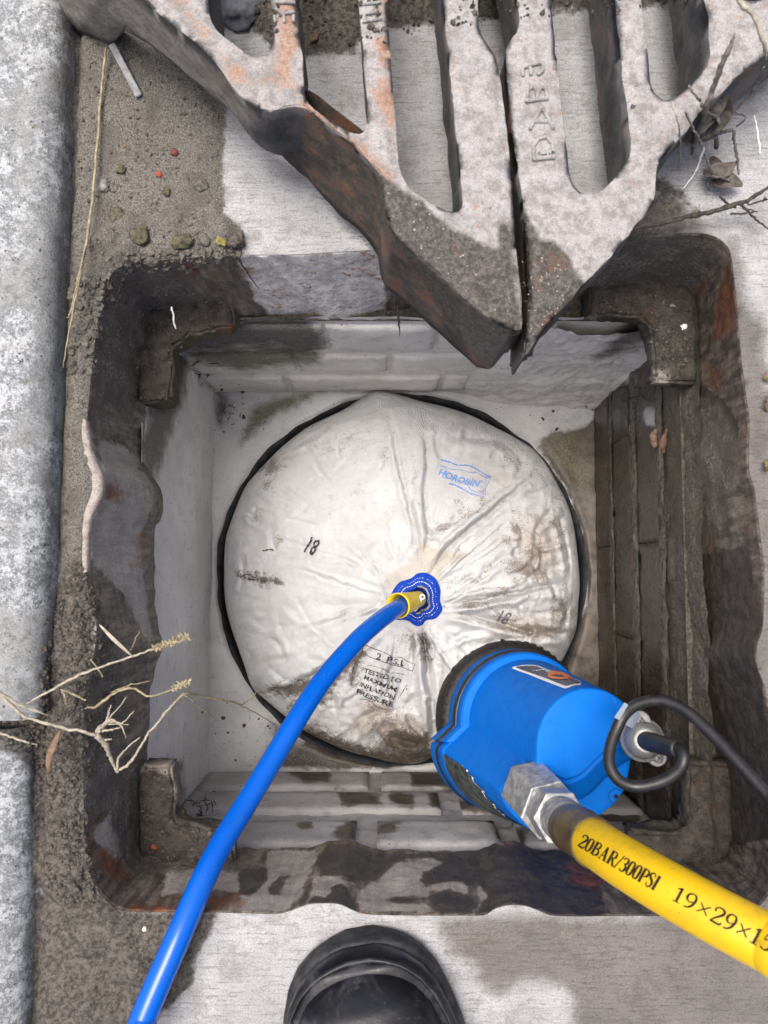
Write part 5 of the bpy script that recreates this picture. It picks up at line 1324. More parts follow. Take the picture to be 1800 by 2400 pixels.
for i in range(nU):
    u = .0+.98*i/(nU-1); top = (.28+1.3*min(u, .15)+.32*max(0, u-.15))+.04*rng.uniform(-1, 1)+.03*math.sin(i*.9)
    Vst += [facept(u, -.02), facept(u, max(.01, top))]
    Ved += [facept(u, max(.01, top), .0016), facept(u, max(.01, top)+.018+.02*rng.random(), .0018)]
Fst = [(2*i, 2*i+1, 2*i+3, 2*i+2) for i in range(nU-1)]
so2 = obj('torn_sticker', mesh('torn_sticker', Vst, Fst, False), M['silver'], proot)
obj('torn_paper_edge', mesh('torn_paper_edge', Ved, Fst, False), M['thread'], so2)
# product label: dark panel with white border, pale swoosh and orange swirl (lettering too small to read)
cl_ = lambda p: crop(p, 1180, 1540, 9.217)
lab_out = cl_([(185,250),(300,205),(430,182),(600,178),(760,200),(900,260),(1060,330),(1250,400),(1480,470),(1660,530),(1660,615),(1580,612),(1480,640),(1380,680),(1300,680),(1060,590),(800,490),(520,375)])
lab_in = cl_([(270,238),(380,212),(520,200),(700,210),(760,222),(900,275),(1060,345),(1250,412),(1480,482),(1650,540),(1650,590),(1560,592),(1460,612),(1360,638),(1180,575),(900,465),(560,345)])
label = decal('product_label', sm2(lab_out, 2, True), [tuple(range(len(lab_out)*2))], pbv, .0005, M['white_print'], proot, 6)
decal('label_panel', sm2(lab_in, 2, True), [tuple(range(len(lab_in)*2))], pbv, .0008, M['navy'], label, 6)
sw = cl_([(740,230),(860,250),(1000,305),(1110,345),(1000,360),(930,345),(870,295)]); decal('label_swoosh', sw, [tuple(range(len(sw)))], pbv, .0011, M['pale_print'], label, 5)
q = cl_([(970,405),(1010,375),(1110,362),(1260,385),(1400,445),(1500,490)]); V2, F2 = ribbon2(sm2(q, 5), [3]*3+[9]*8+[8]*10+[3]*5); decal('label_swirl', V2, F2, pbv, .0012, M['orange'], label, 5)
q = cl_([(975,410),(1010,445),(1110,470),(1260,480),(1400,475)]); V2, F2 = ribbon2(sm2(q, 5), [6]*12+[5]*9); decal('label_swirl', V2, F2, pbv, .0012, M['orange'], label, 5)
for x, y, L_ in ((650,318,18),(700,315,60),(770,305,55),(835,297,50)):
    q = cl_([(x, y), (x+L_, y-6)]); V2, F2 = ribbon2(q, 2.0); decal('label_lettering', V2, F2, pbv, .0012, M['white_print'], label, 5)
# outlet: big hexagon, second hexagon, threaded neck
def prism(c0, c1, r0, r1, n, rot, name, mat, bev=.0012, prof=None):
    axv = (c1-c0).normalized(); u = axv.orthogonal().normalized(); v = axv.cross(u)
    ks = prof or [(0, 1), (1, 1)]
    rings = [[tuple(c0+(c1-c0)*k+(u*math.cos(rot+2*math.pi*i/n)+v*math.sin(rot+2*math.pi*i/n))*((r0+(r1-r0)*k)*s)) for i in range(n)] for k, s in ks]
    V, F = loft(rings); o = obj(name, mesh(name, V, F, n > 10), mat, proot)
    if bev: bevel_mod(o, bev)
    return o
h0, h1 = WD(1240,1846,.680), WD(1290,1900,.634)
prism(h0, h1, .0262, .0255, 6, .45, 'outlet_hexagon', M['zinc'], .0015)
h2 = WD(1315,1918,.600); prism(h1, h2, .0215, .0212, 6, .25, 'reducer_hexagon', M['zinc'], .0012)
h3 = WD(1342,1938,.568); prism(h2, h3, .0165, .0165, 40, 0, 'threaded_neck', M['zinc'], 0, [(0, 1), (.12, 1), (.15, .94), (.3, .94), (.33, 1), (.46, 1), (.49, .94), (.62, .94), (.65, 1), (.8, 1), (.84, .9), (1, .9)])
# cable gland, its screws and the clear tie
g0, g1 = WD(1503,1733,.672), WD(1514,1736,.640)
prism(g0, g1, .0165, .0160, 40, 0, 'cable_gland', M['steel'], .001, [(0, 1.12), (.35, 1.12), (.40, .95), (.8, .9), (1, .6)])
lug = prism(WD(1497,1690,.668), WD(1500,1691,.659), .0095, .009, 24, 0, 'gland_lug', M['steel'], .001)
prism(WD(1536,1772,.668), WD(1540,1774,.659), .0085, .008, 24, 0, 'gland_lug', M['steel'], .001)
for sxp, syp, dd in ((1498,1690,.657), (1543,1777,.657)):
    c0 = WD(sxp, syp, dd); n = (CAMP-c0).normalized()*.4+paxis*.6; n.normalize()
    rings = [ringat(c0+n*zz, n, rr, 20) for zz, rr in ((-.001, .0042), (.0008, .0042), (.0020, .0034), (.0027, .0016))]
    V, F = loft(rings); s_ = obj('screw', mesh('screw', V, F), M['steel'], proot)
    u = n.orthogonal().normalized(); v = n.cross(u)
    Vb, Fb = join([box_data(c0+n*.0026, u*.0022, v*.0004, n*.0003), box_data(c0+n*.0027, v*.0022, u*.0004, n*.0003)]); obj('screw_slot', mesh('screw_slot', Vb, Fb, False), M['black'], s_)
stub0, stub1 = WD(1510,1735,.645), WD(1592,1755,.600)
tube('cable_boot', catmull([stub0, (stub0+stub1)/2+Vector((0, 0, .003)), stub1], 6), [.0078]*4+[.0074]*9, M['black'], proot, 20)
cab = [(1560,1745,.612),(1592,1756,.598),(1603,1772,.592),(1596,1798,.590),(1570,1822,.588),(1530,1838,.588),(1485,1843,.590),(1447,1826,.596),(1428,1788,.602),(1432,1745,.608),(1447,1705,.612),(1463,1675,.612),(1488,1654,.608),(1525,1643,.602),(1565,1645,.595),(1610,1668,.585),(1660,1712,.572),(1720,1775,.556),(1800,1866,.535),(1880,1960,.515)]
cpath = [WD(*p) for p in cab]+[Vector((.36,-.30,.035)), Vector((.46,-.42,.008)), Vector((.7,-.7,.006)), Vector((1.2,-1.1,.006))]
tube('power_cable', catmull(cpath, 8), .0045, M['black'], proot, 16)
# pale printing on the cable loop
tie0 = WD(1452,1664,.603); tie1 = WD(1492,1692,.648)
Vt = []
for k in range(9):
    tt = k/8; c = tie0.lerp(tie1, tt)+Vector((0, 0, .004*math.sin(tt*3.1))); w_ = Vector((-.0045, -.0055, 0))*1.0
    nrm_ = Vector((.3, .2, 1)).normalized()*.0006
    for a, b in ((-1, -1), (1, -1), (1, 1), (-1, 1)): Vt.append(tuple(c+Vector((.0045,.0062,0))*a*.9+nrm_*b))
V, F = loft([Vt[i*4:i*4+4] for i in range(9)]); obj('clear_tie', mesh('clear_tie', V, F, False), M['clear'], proot)

# ================================================================== YELLOW DELIVERY HOSE
yp = [h3+Vector((-.001, -.002, -.004)), WD(1362,1952,.535), WD(1395,1977,.507), WD(1460,2020,.478), WD(1560,2080,.452), WD(1680,2147,.432), WD(1800,2210,.418), WD(1930,2270,.406)]
ypath = yp+[Vector((.40,-.26,.205)), Vector((.62,-.36,.13)), Vector((.85,-.5,.02)), Vector((1.4,-.9,.015))]
yc = catmull(ypath, 12)
yroot = thing('delivery_hose', yp[0], 'thick yellow hose with black lettering leaving the pump to the lower right', 'hose')
yt = tube('hose_tube', yc[12:], .0150, M['yellow'], yroot, 40)
fc = catmull(ypath[:3], 12)
tube('taped_ferrule', fc, [.0160]*2+[.0165]*12+[.0162]*(len(fc)-14), M['tape'], yroot, 32)
ybv = bvh_of(yt)
# serif lettering, stroke by stroke on a 1-high letter (x, y up) with thick and thin strokes
G = {
 '2': (.55, [([(.04,.74),(.08,.90),(.25,.99),(.42,.93),(.49,.78),(.42,.60),(.22,.33),(.05,.06)], [.05,.08,.08,.12,.15,.14,.1,.07]), ([(.04,.05),(.5,.05),(.54,.22)], [.1,.11,.05]), ([(.04,.76),(.13,.72)], [.12,.1])]),
 '0': (.56, [([(.28,.99),(.12,.88),(.07,.5),(.12,.12),(.28,.01)], [.05,.12,.16,.12,.05]), ([(.28,.99),(.44,.88),(.49,.5),(.44,.12),(.28,.01)], [.05,.12,.16,.12,.05])]),
 'B': (.68, [([(.16,.02),(.16,.98)], [.16,.16]), ([(.02,.975),(.36,.975),(.52,.90),(.53,.68),(.38,.53),(.16,.52)], [.05,.06,.1,.14,.07,.05]), ([(.38,.52),(.58,.42),(.60,.18),(.40,.03),(.02,.025)], [.06,.11,.15,.07,.05])]),
 'A': (.74, [([(.36,1.0),(.60,.02)], [.14,.16]), ([(.36,.98),(.13,.02)], [.05,.06]), ([(.20,.32),(.53,.32)], [.06,.06]), ([(.0,.025),(.26,.025)], [.05,.05]), ([(.46,.025),(.74,.025)], [.05,.05])]),
 'R': (.74, [([(.16,.02),(.16,.98)], [.16,.16]), ([(.02,.975),(.38,.975),(.55,.88),(.55,.64),(.40,.52),(.16,.50)], [.05,.06,.11,.14,.07,.05]), ([(.36,.5),(.60,.06),(.74,.03)], [.12,.15,.05]), ([(.02,.025),(.32,.025)], [.05,.05])]),
 '/': (.36, [([(.02,-.05),(.34,1.03)], [.07,.07])]),
 '3': (.54, [([(.05,.80),(.12,.94),(.28,.99),(.42,.90),(.43,.70),(.32,.57),(.18,.53)], [.1,.07,.06,.12,.14,.08,.05]), ([(.24,.54),(.42,.46),(.48,.26),(.38,.06),(.20,.01),(.05,.12)], [.06,.1,.16,.1,.06,.1])]),
 'P': (.64, [([(.16,.02),(.16,.98)], [.16,.16]), ([(.02,.975),(.36,.975),(.56,.88),(.57,.62),(.40,.48),(.16,.46)], [.05,.06,.11,.15,.07,.05]), ([(.02,.025),(.32,.025)], [.05,.05])]),
 'S': (.56, [([(.48,.74),(.46,.92),(.28,.99),(.12,.92),(.09,.74),(.22,.60),(.40,.47),(.49,.28),(.42,.08),(.26,.01),(.08,.10),(.06,.28)], [.05,.06,.06,.1,.13,.15,.15,.13,.1,.06,.06,.05])]),
 'I': (.36, [([(.18,.02),(.18,.98)], [.16,.16]), ([(.03,.975),(.33,.975)], [.05,.05]), ([(.03,.025),(.33,.025)], [.05,.05])]),
 '1': (.46, [([(.24,.02),(.24,.98)], [.15,.15]), ([(.06,.82),(.22,.93)], [.06,.1]), ([(.06,.025),(.42,.025)], [.05,.05])]),
 '9': (.56, [([(.30,.99),(.13,.90),(.07,.68),(.14,.48),(.28,.42),(.42,.52)], [.06,.1,.15,.1,.06,.05]), ([(.30,.99),(.44,.88),(.49,.62),(.42,.28),(.28,.08),(.10,.02)], [.06,.11,.15,.14,.09,.06])]),
 'x': (.70, [([(.10,.14),(.60,.74)], [.075,.075]), ([(.10,.74),(.60,.14)], [.075,.075])]),
 '5': (.54, [([(.46,.97),(.14,.96)], [.12,.08]), ([(.14,.97),(.09,.56),(.26,.62),(.42,.54),(.48,.32),(.40,.08),(.22,.01),(.06,.10)], [.05,.06,.06,.1,.16,.12,.06,.1])]),
}
def serif(s, p0, p1, h0, h1, hsq=1.0):
    tot = sum((G[c][0]+.06) if c != ' ' else .42 for c in s); x = 0
    L = math.hypot(p1[0]-p0[0], p1[1]-p0[1]); ux, uy = (p1[0]-p0[0])/L, (p1[1]-p0[1])/L; k = 0
    for c in s:
        if c == ' ': x += .42; continue
        w_, strokes = G[c]
        for pts, ws in strokes:
            def fx(p):
                a = (x+p[0])/tot; hh = h0+(h1-h0)*a
                return (p0[0]+ux*a*L+uy*p[1]*hh, p0[1]+uy*a*L-ux*p[1]*hh)
            q = [fx(p) for p in pts]
            if len(q) > 2:
                q = sm2(q, 4); ws2 = list(np.interp(np.linspace(0, 1, len(q)), np.linspace(0, 1, len(ws)), ws))
            else: ws2 = ws
            hh = h0+(h1-h0)*x/tot
            V2, F2 = ribbon2(q, [v*hh*1.22 for v in ws2]); k += 1
            yield V2, F2, k
        x += w_+.06
c4 = lambda p: crop(p, 900, 1700, 1.8433)
for s, a, b, hA, hB in (('20BAR/300PSI', c4([(836,520)])[0], c4([(1172,716)])[0], 31, 35), ('19x29x15', c4([(1240,752)])[0], c4([(1670,985)])[0], 36, 40)):
    for V2, F2, k in serif(s, a, b, hA, hB): decal('printed_letter', V2, F2, ybv, .00025+.00001*k, M['print'], yroot, 6)

# ================================================================== BOOT
def boot():
    root = thing('rubber_boot', W(880, 2330, 0), 'toe of a black rubber work boot with a dusty grey toe band', 'boot')
    toe = W(842, 2246, .03); ax_ = Vector((.17, -.985, 0)).normalized(); rt = Vector((.985, .17, 0)).normalized()
    # s along the foot, half width left, half width right, top height, base height
    SEC = [(.0, .006, .006, .034), (.003, .018, .017, .046), (.008, .029, .027, .055), (.016, .039, .036, .064), (.028, .047, .044, .071), (.045, .053, .050, .077), (.065, .056, .055, .083), (.09, .0575, .058, .092), (.12, .055, .058, .104), (.155, .050, .054, .126), (.185, .046, .050, .150)]
    sec = np.array(SEC); ss = np.concatenate([np.linspace(0, .03, 14)**1.0, np.linspace(.034, .185, 30)])
    f = lambda k: np.interp(ss, sec[:, 0], sec[:, k])
    def shell(name, wadd, zlo, zhi_fn, mat, sadd=0, n=40, power=2.6, amp=.0006):
        rings = []
        for s, wl, wr, h in zip(ss, f(1), f(2), f(3)):
            r = []; H = zhi_fn(s, h); c = toe+ax_*(s-sadd)
            for i in range(n):
                a = 2*math.pi*i/n; ca, sa = math.cos(a), math.sin(a)
                x = (abs(ca)**(2/power))*(1 if ca > 0 else -1); y = (abs(sa)**(2/power))*(1 if sa > 0 else -1)
                w_ = (wr if x > 0 else wl)+wadd
                zm = (zlo+H)/2; r.append(tuple(Vector((c.x, c.y, 0))+rt*(x*w_)+Vector((0, 0, zm+y*(H-zlo)/2))))
            rings.append(r)
        V, F = loft(rings); V = np.array(V); nn = fbm(V, 40, 3, 555); V[:, 2] += amp*nn
        return obj(name, mesh(name, V, F), mat, root)
    shell('upper', -.0015, .012, lambda s, h: h, M['boot'], -.002)
    shell('sole', .0065, .0, lambda s, h: .024, M['boot_grey'], .007, 40, 4)
    shell('toe_band', .0042, .018, lambda s, h: min(.043, h*.80), M['boot'], .0052, 40, 3.0)
    for zz, gr, rr in ((.0415, .0020, .0015),):
        L = [toe+ax_*(s-gr*1.6)-rt*(wl+gr)+Vector((0, 0, zz-.03)) for s, wl in zip(ss[::-1], f(1)[::-1])]+[toe+ax_*(s-gr*1.6)+rt*(wr+gr)+Vector((0, 0, zz-.03)) for s, wr in zip(ss, f(2))]
        tube('band_ridge', L, rr, M['boot'], root, 10)
    # rest of the boot behind the photographer's side of the frame: instep, shaft and heel
    rings = []
    for s, z_, rx, ry in ((.215, .005, .044, .085), (.215, .06, .044, .082), (.225, .13, .045, .068), (.235, .20, .050, .062), (.24, .30, .058, .066), (.243, .36, .062, .068)):
        c = toe+ax_*s; rings.append([tuple(Vector((c.x, c.y, z_))+rt*(rx*math.cos(a))-ax_*(ry*math.sin(a))) for a in np.linspace(0, 2*math.pi, 36, endpoint=False)])
    V, F = loft(rings); obj('shaft', mesh('shaft', V, F), M['boot'], root)
boot()

# ================================================================== LOOSE STONES, PLANTS, DEBRIS
scene_bvh = bvh_of(ground, fw, bag, w_left, w_right, fl, w_back, sm, w_front, *[o for o in COL.objects if o.name.startswith(('kerb_stone', 'corner_seat', 'grating_face', 'brick'))])
def on(px, py, off=0.): return stick(px, py, scene_bvh, off)
def stone(name, px, py, rpx, mat, label, cat='stone', seed=1, flat=.6, group=None):
    p = on(px, py); r = (.82 if name in ('pebble', 'moss_lump') else 1)*rpx*(CAM_H-p.z)/FPX
    o = obj(name, pebble_mesh(name, r, seed, flat), M[mat]); o.location = p+Vector((0, 0, r*flat*.45)); o.rotation_euler = (0, 0, seed*1.3)
    for q in o.data.polygons: q.use_smooth = True
    return tag(o, label, cat, group)
stone('brick_chip', 407, 358, 10, 'stone_red', 'dark red brick chip lying on the sand', 'brick chip', 3)
stone('brick_chip', 373, 409, 8, 'stone_bright', 'small bright red chip just below the dark red one', 'brick chip', 8)
stone('pebble', 245, 439, 17, 'stone_grey', 'pale grey pebble beside the long straw', 'pebble', 11)
stone('pebble', 284, 399, 14, 'moss', 'olive coated pebble above the pale grey pebble', 'pebble', 14)
stone('pebble', 471, 436, 17, 'sandlump', 'sandy brown pebble near the edge of the pale concrete', 'pebble', 17)
stone('pebble', 391, 452, 11, 'moss', 'small olive pebble in the middle of the sand', 'pebble', 20)
stone('pebble', 262, 47, 7, 'stone_grey', 'tiny grey pebble at the foot of the kerb near the grate corner', 'pebble', 21)
stone('pebble', 292, 343, 5, 'leaf_yellow', 'tiny yellow grain of gravel on the sand', 'pebble', 22)
stone('moss_lump', 281, 508, 30, 'moss', 'flat mossy lump with a yellow grain, leftmost along the pit edge', 'moss lump', 25, .35)
stone('moss_lump', 325, 553, 26, 'moss', 'mossy lump beside the crack at the pit edge', 'moss lump', 27, .5)
stone('moss_lump', 425, 565, 27, 'moss', 'mossy lump right of the crack in the sand', 'moss lump', 29, .5)
stone('moss_lump', 478, 563, 24, 'sandlump', 'brownish lump with an orange speck at the pit edge', 'moss lump', 31, .45)
stone('moss_lump', 520, 566, 15, 'lichen', 'bright yellow lichen lump at the end of the row', 'moss lump', 34, .5)
stone('mud_lump', 552, 563, 20, 'soil', 'dark mud lump against the pale concrete corner', 'mud lump', 35, .5)
stone('stone_slab', 560, 25, 62, 'stone_blue', 'large blue grey stone seen through the first slot of the grate', 'stone', 41, .35)
stone('brown_stone', 738, 88, 12, 'leaf_brown', 'small brown stone seen through the second slot of the grate', 'stone', 43)
stone('white_chip', 1603, 767, 8, 'chip_white', 'bright white chip on the right wall of the frame', 'chip', 45, .4)
stone('white_chip', 1576, 716, 6, 'stone_grey', 'dull grey chip up and left of the bright white chip', 'chip', 46, .4)
stone('white_chip', 338, 2177, 6, 'chip_white', 'small white chip on the dirt below the frame corner', 'chip', 47, .5)
stone('pink_chip', 362, 1984, 6, 'stone_bright', 'tiny pink chip on the lower left corner seat', 'chip', 48, .5)
def stalk(path, r, name='stem', seg=8):
    """path of (px, py, height)"""
    c = catmull([W(x, y, z) for x, y, z in path], 6); n = len(c)
    rr = list(np.interp(np.linspace(0, 1, n), np.linspace(0, 1, len(r)), r)) if hasattr(r, '__len__') else [r]*n
    q_ = random.Random(int(path[0][0]*7+path[-1][1])); rr = [v*.80*q_.uniform(.82, 1.15) for v in rr]; c = [p+Vector((q_.gauss(0, .00025), q_.gauss(0, .00025), q_.gauss(0, .0003))) for p in c]
    return tube_data(c, rr, seg)
def plant(name, label, cat, stems, mat, extra=(), group=None):
    x, y, z = stems[0][0][0]
    root = thing(name, W(x, y, 0), label, cat, group)
    for path, r in stems:
        V, F = stalk(path, r); obj('stem', mesh('stem', V, F), M[mat], root)
    for nm, (V, F), mt in extra: obj(nm, mesh(nm, V, F), M[mt], root)
    return root
def seedhead(pts, n, size, seed):
    rr = random.Random(seed); P = catmull([W(*p) for p in pts], 10); parts = []
    for k in range(n):
        p = P[rr.randrange(len(P))]; d = Vector((rr.uniform(-1, 1), rr.uniform(-1, 1), rr.uniform(-.3, 1))).normalized()
        q = p+d*size*rr.uniform(.5, 1.4); parts.append(tube_data([p, p.lerp(q, .5), q], [size*.10, size*.28, size*.03], 5))
    return join(parts)
def blade(path, w, z):
    P = catmull([W(x, y, z+.004*math.sin(i)) for i, (x, y) in enumerate(path)], 5); n = len(P); V, F = [], []
    for i, p in enumerate(P):
        d = (P[min(i+1, n-1)]-P[max(i-1, 0)]).normalized(); s = Vector((-d.y, d.x, 0)); k = w*math.sin(math.pi*(.08+.86*i/(n-1)))
        V += [p+s*k, p+Vector((0, 0, k*.35)), p-s*k]
    for i in range(n-1):
        for j in (0, 1): F.append((3*i+j, 3*i+j+1, 3*i+j+4, 3*i+j+3))
    nV = len(V); V += [v-Vector((0, 0, .0004)) for v in V]; F += [tuple(nV+i for i in f)[::-1] for f in F]
    return V, F
cg = lambda p: crop(p, 0, 1400, 3.456)
def cgz(l): return [(*cg([(x, y)])[0], z) for x, y, z in l]
plant('straw', 'long yellowish straw lying along the foot of the kerb', 'straw',
      [([(249,112,.012),(242,180,.010),(235,250,.008),(224,390,.010),(207,540,.014),(185,660,.018),(165,760,.016),(148,862,.012)], [.0011,.0013,.0012,.0013,.0014,.0012,.0008,.0003]),
       ([(205,560,.014),(186,640,.022),(168,720,.026),(157,745,.026)], [.0006,.0007,.0006,.0003])], 'straw')
bx = [W(262,104,.012), W(326,226,.006)]; dd = (bx[1]-bx[0]); u = dd.normalized(); s = Vector((-u.y, u.x, 0))
V, F = box_data((bx[0]+bx[1])/2, dd/2, s*.0026, Vector((0, 0, .0012))); o = obj('splinter', mesh('splinter', V, F, False), M['chip_grey']); bevel_mod(o, .0005, 1)
tag(o, 'flat grey splinter of wood below the grate corner', 'splinter')
def one(name, path, r, mat, label, cat):
    V, F = stalk(path, r); o = obj(name, mesh(name, V, F), M[mat]); return tag(o, label, cat)
one('twig', [(527,552,.010),(545,585,.006),(580,640,-.02),(607,678,-.035)], [.0005,.0010,.0009,.0003], 'twig', 'thin dark twig leaning over the upper edge of the pit', 'twig')
one('twig', [(932,722,-.108),(935,755,-.112),(937,786,-.122)], [.0014,.0012,.0004], 'twig', 'short dark sliver hanging from the back lip of the frame', 'twig')
one('splinter', [(402,719,-.060),(407,745,-.066),(412,770,-.072)], .0009, 'chip_white', 'short white splinter on the upper left frame corner', 'splinter')
# grass at the lower left
plant('grass_stalk', 'dry grass stalk with a pale seed head reaching over the pit, uppermost at the left', 'dry grass',
      [(cgz([(225,855,.045),(400,760,.040),(600,650,.040),(840,555,.042),(1070,478,.044),(1260,412,.046),(1400,360,.047),(1530,312,.047)]), [.0007,.0010,.0011,.0010,.0009,.0008,.0005,.0002])], 'straw_pale',
      [('seed_head', seedhead(cgz([(1255,410,.046),(1390,365,.047),(1520,318,.047)]), 110, .0034, 5), 'straw'), ('leaf', blade(cg([(805,222),(930,350),(1072,478)]), .0012, .043), 'straw_pale')])
plant('grass_stalk', 'curved dry grass stalk with a small seed head below the longer one', 'dry grass',
      [(cgz([(690,900,.014),(720,890,.02),(780,885,.026),(900,790,.034),(1070,735,.036),(1210,800,.034),(1390,745,.036),(1500,695,.038)]), [.0005,.0007,.0013,.0012,.0009,.0008,.0006,.0002]),
       (cgz([(900,770,.034),(1060,710,.034),(1215,683,.034)]), [.0006,.0005,.0003])], 'straw',
      [('seed_head', seedhead(cgz([(1420,735,.036),(1470,710,.038),(1520,690,.038)]), 70, .0032, 9), 'straw')])
rt_ = plant('uprooted_grass', 'uprooted grass with pale roots bending down into the pit at the left', 'dry grass',
      [(cgz([(-60,700,.055),(0,785,.05),(150,930,.045),(260,985,.042),(490,1055,.038),(640,1080,.036),(775,1118,.032)]), [.0012,.0014,.0013,.0012,.0015,.0013,.0014]),
       (cgz([(775,1118,.032),(850,1185,.024),(890,1290,.012),(925,1360,.006),(950,1412,.004)]), [.0024,.0026,.0018,.0014,.0014]),
       (cgz([(950,1412,.004),(1060,1330,.006),(1130,1220,.006),(1200,1110,.006),(1285,1005,.005),(1380,890,.003),(1490,785,.0)]), [.0013,.0015,.0012,.0011,.0012,.0010,.0012])]
      + [(cgz(l), [.0012,.0009,.0007,.0003]) for l in ([(800,1095,.03),(830,1040,.034),(880,985,.036),(1030,808,.036)], [(830,1050,.032),(900,990,.036),(985,1020,.036),(1085,918,.036)], [(850,1030,.03),(920,1005,.034),(990,1045,.034),(1020,1145,.03)],
            [(830,1085,.03),(900,1070,.03),(950,1060,.03),(985,1055,.03)], [(860,1010,.032),(880,940,.036),(890,900,.036),(900,870,.036)], [(780,1100,.03),(790,1060,.03),(860,1030,.032),(1045,1030,.03)], [(800,1120,.028),(850,1150,.026),(890,1150,.026),(905,1145,.026)], [(790,1080,.03),(830,1030,.03),(850,1040,.03),(820,1080,.03)], [(950,1400,.006),(960,1300,.01),(1050,1200,.012),(1135,1130,.012)])], 'straw_pale',
      [('leaf', blade(cg([(490,1072),(440,1180),(395,1300),(388,1435)]), .0022, .022), 'leaf_brown')])
c3b = lambda l: [(*crop([(x, y)], 0, 1000, 1.8433)[0], z) for x, y, z in l]
plant('grass_stalk', 'bent straw hanging from the frame over the chamber floor near the blue hose', 'dry grass',
      [(c3b([(690,1275,-.002),(740,1215,-.0),(800,1155,.0),(900,1170,-.03),(1010,1192,-.06),(1045,1203,-.08)]), [.0011,.0011,.0012,.0011,.0012,.0009]), (c3b([(1045,1203,-.08),(1080,1175,-.09),(1118,1140,-.10)]), [.0010,.0007,.0004]), (c3b([(800,1160,.0),(870,1215,-.02),(940,1275,-.05)]), [.0008,.0007,.0003]), (c3b([(1040,1205,-.08),(1110,1240,-.12),(1190,1290,-.17)]), [.0006,.0005,.0003])], 'straw')
plant('grass_stalk', 'pale straw across the corner of the upper kerb stone', 'dry grass', [(cgz([(-30,740,.06),(60,810,.055),(200,890,.048),(300,920,.045),(385,955,.040)]), [.0010,.0012,.0013,.0012,.0005])], 'straw_pale')
plant('grass_stalk', 'pale green straw with a small leaf bud on the lower kerb stone', 'dry grass', [(cgz([(-40,1085,.038),(80,1125,.036),(230,1180,.034),(305,1196,.032)]), [.0010,.0010,.0009,.0003])], 'straw_pale', [('bud', seedhead(cgz([(228,1180,.034),(245,1190,.034)]), 8, .0022, 3), 'moss')])
plant('grass_stalk', 'two short crossed straws lying on the dark soil', 'dry grass', [(cgz([(500,748,.026),(600,790,.028),(695,838,.026)]), .0008), (cgz([(505,760,.026),(525,810,.026),(540,865,.022)]), .0008), (cgz([(735,500,.03),(790,570,.032),(830,645,.03)]), .0007), (cgz([(1130,272,.01),(1090,360,.02),(1060,430,.03)]), .0006)], 'straw')
# twigs at the upper right
ct = lambda l: [(*crop([(x, y)], 1400, 0, 4.097)[0], z) for x, y, z in l]
plant('twig', 'long pale stem arching over the upper right corner of the grate', 'twig', [(ct([(1330,-60,.150),(1380,40,.150),(1500,140,.150),(1570,330,.146),(1605,460,.14),(1625,560,.13)]), [.0019,.0019,.0018,.0015,.0013,.0006])], 'straw_pale')
plant('dead_weed', 'clump of dead weed leaning against the right side of the grate', 'dead weed',
      [(ct([(1315,325,.125),(1260,480,.120),(1180,660,.112),(1110,860,.10),(1050,1020,.09),(970,1240,.06),(905,1480,.03)]), [.0006,.0020,.0023,.0021,.0024,.003,.001]),
       (ct([(1600,640,.075),(1520,830,.06),(1420,960,.05),(1280,1105,.04)]), [.0007,.0012,.0011,.0009]), (ct([(1320,1080,.04),(1400,1110,.03),(1420,1140,.03),(1340,1215,.02)]), .0006),
       (ct([(1100,1290,.04),(1200,1270,.035),(1290,1245,.03)]), .0017), (ct([(1010,1345,.04),(1060,1335,.04),(1150,1310,.04)]), .0016), (ct([(1130,1310,.03),(1145,1370,.02),(1145,1420,.01)]), .0022),
       (ct([(870,820,.105),(930,900,.105),(995,970,.10)]), .0009), (ct([(850,1075,.10),(900,1190,.09),(960,1310,.08),(1000,1400,.07)]), .0010), (ct([(1120,1100,.06),(1170,1180,.06),(1120,1240,.05)]), .0014), (ct([(1000,1000,.085),(1090,1100,.07),(1180,1160,.05)]), .0014)], 'twig_grey',
      [('leaf', blade([p[:2] for p in ct([(1240,880,0),(1180,960,0),(1080,1120,0),(960,1290,0)])], .0055, .055), 'leaf_dead'), ('leaf', blade([p[:2] for p in ct([(1260,960,0),(1250,1080,0),(1130,1230,0),(1010,1330,0)])], .0045, .045), 'twig'), ('leaf', blade([p[:2] for p in ct([(990,1180,0),(930,1290,0),(860,1400,0)])], .006, .04), 'leaf_dead')])
plant('grass_stalk', 'thin pale stem hanging down the right edge of the grate', 'twig', [(ct([(715,975,.10),(760,1110,.10),(790,1260,.09),(797,1400,.07),(780,1640,.02)]), [.0007,.0008,.0008,.0008,.0004])], 'straw_pale')
plant('grass_stalk', 'whitish bent stem on the concrete beside the grate', 'twig', [(ct([(1025,1415,.02),(1000,1490,.018),(940,1650,.01),(880,1740,.008),(820,1815,.006)]), [.0010,.0010,.0008,.0006,.0004])], 'chip_white')
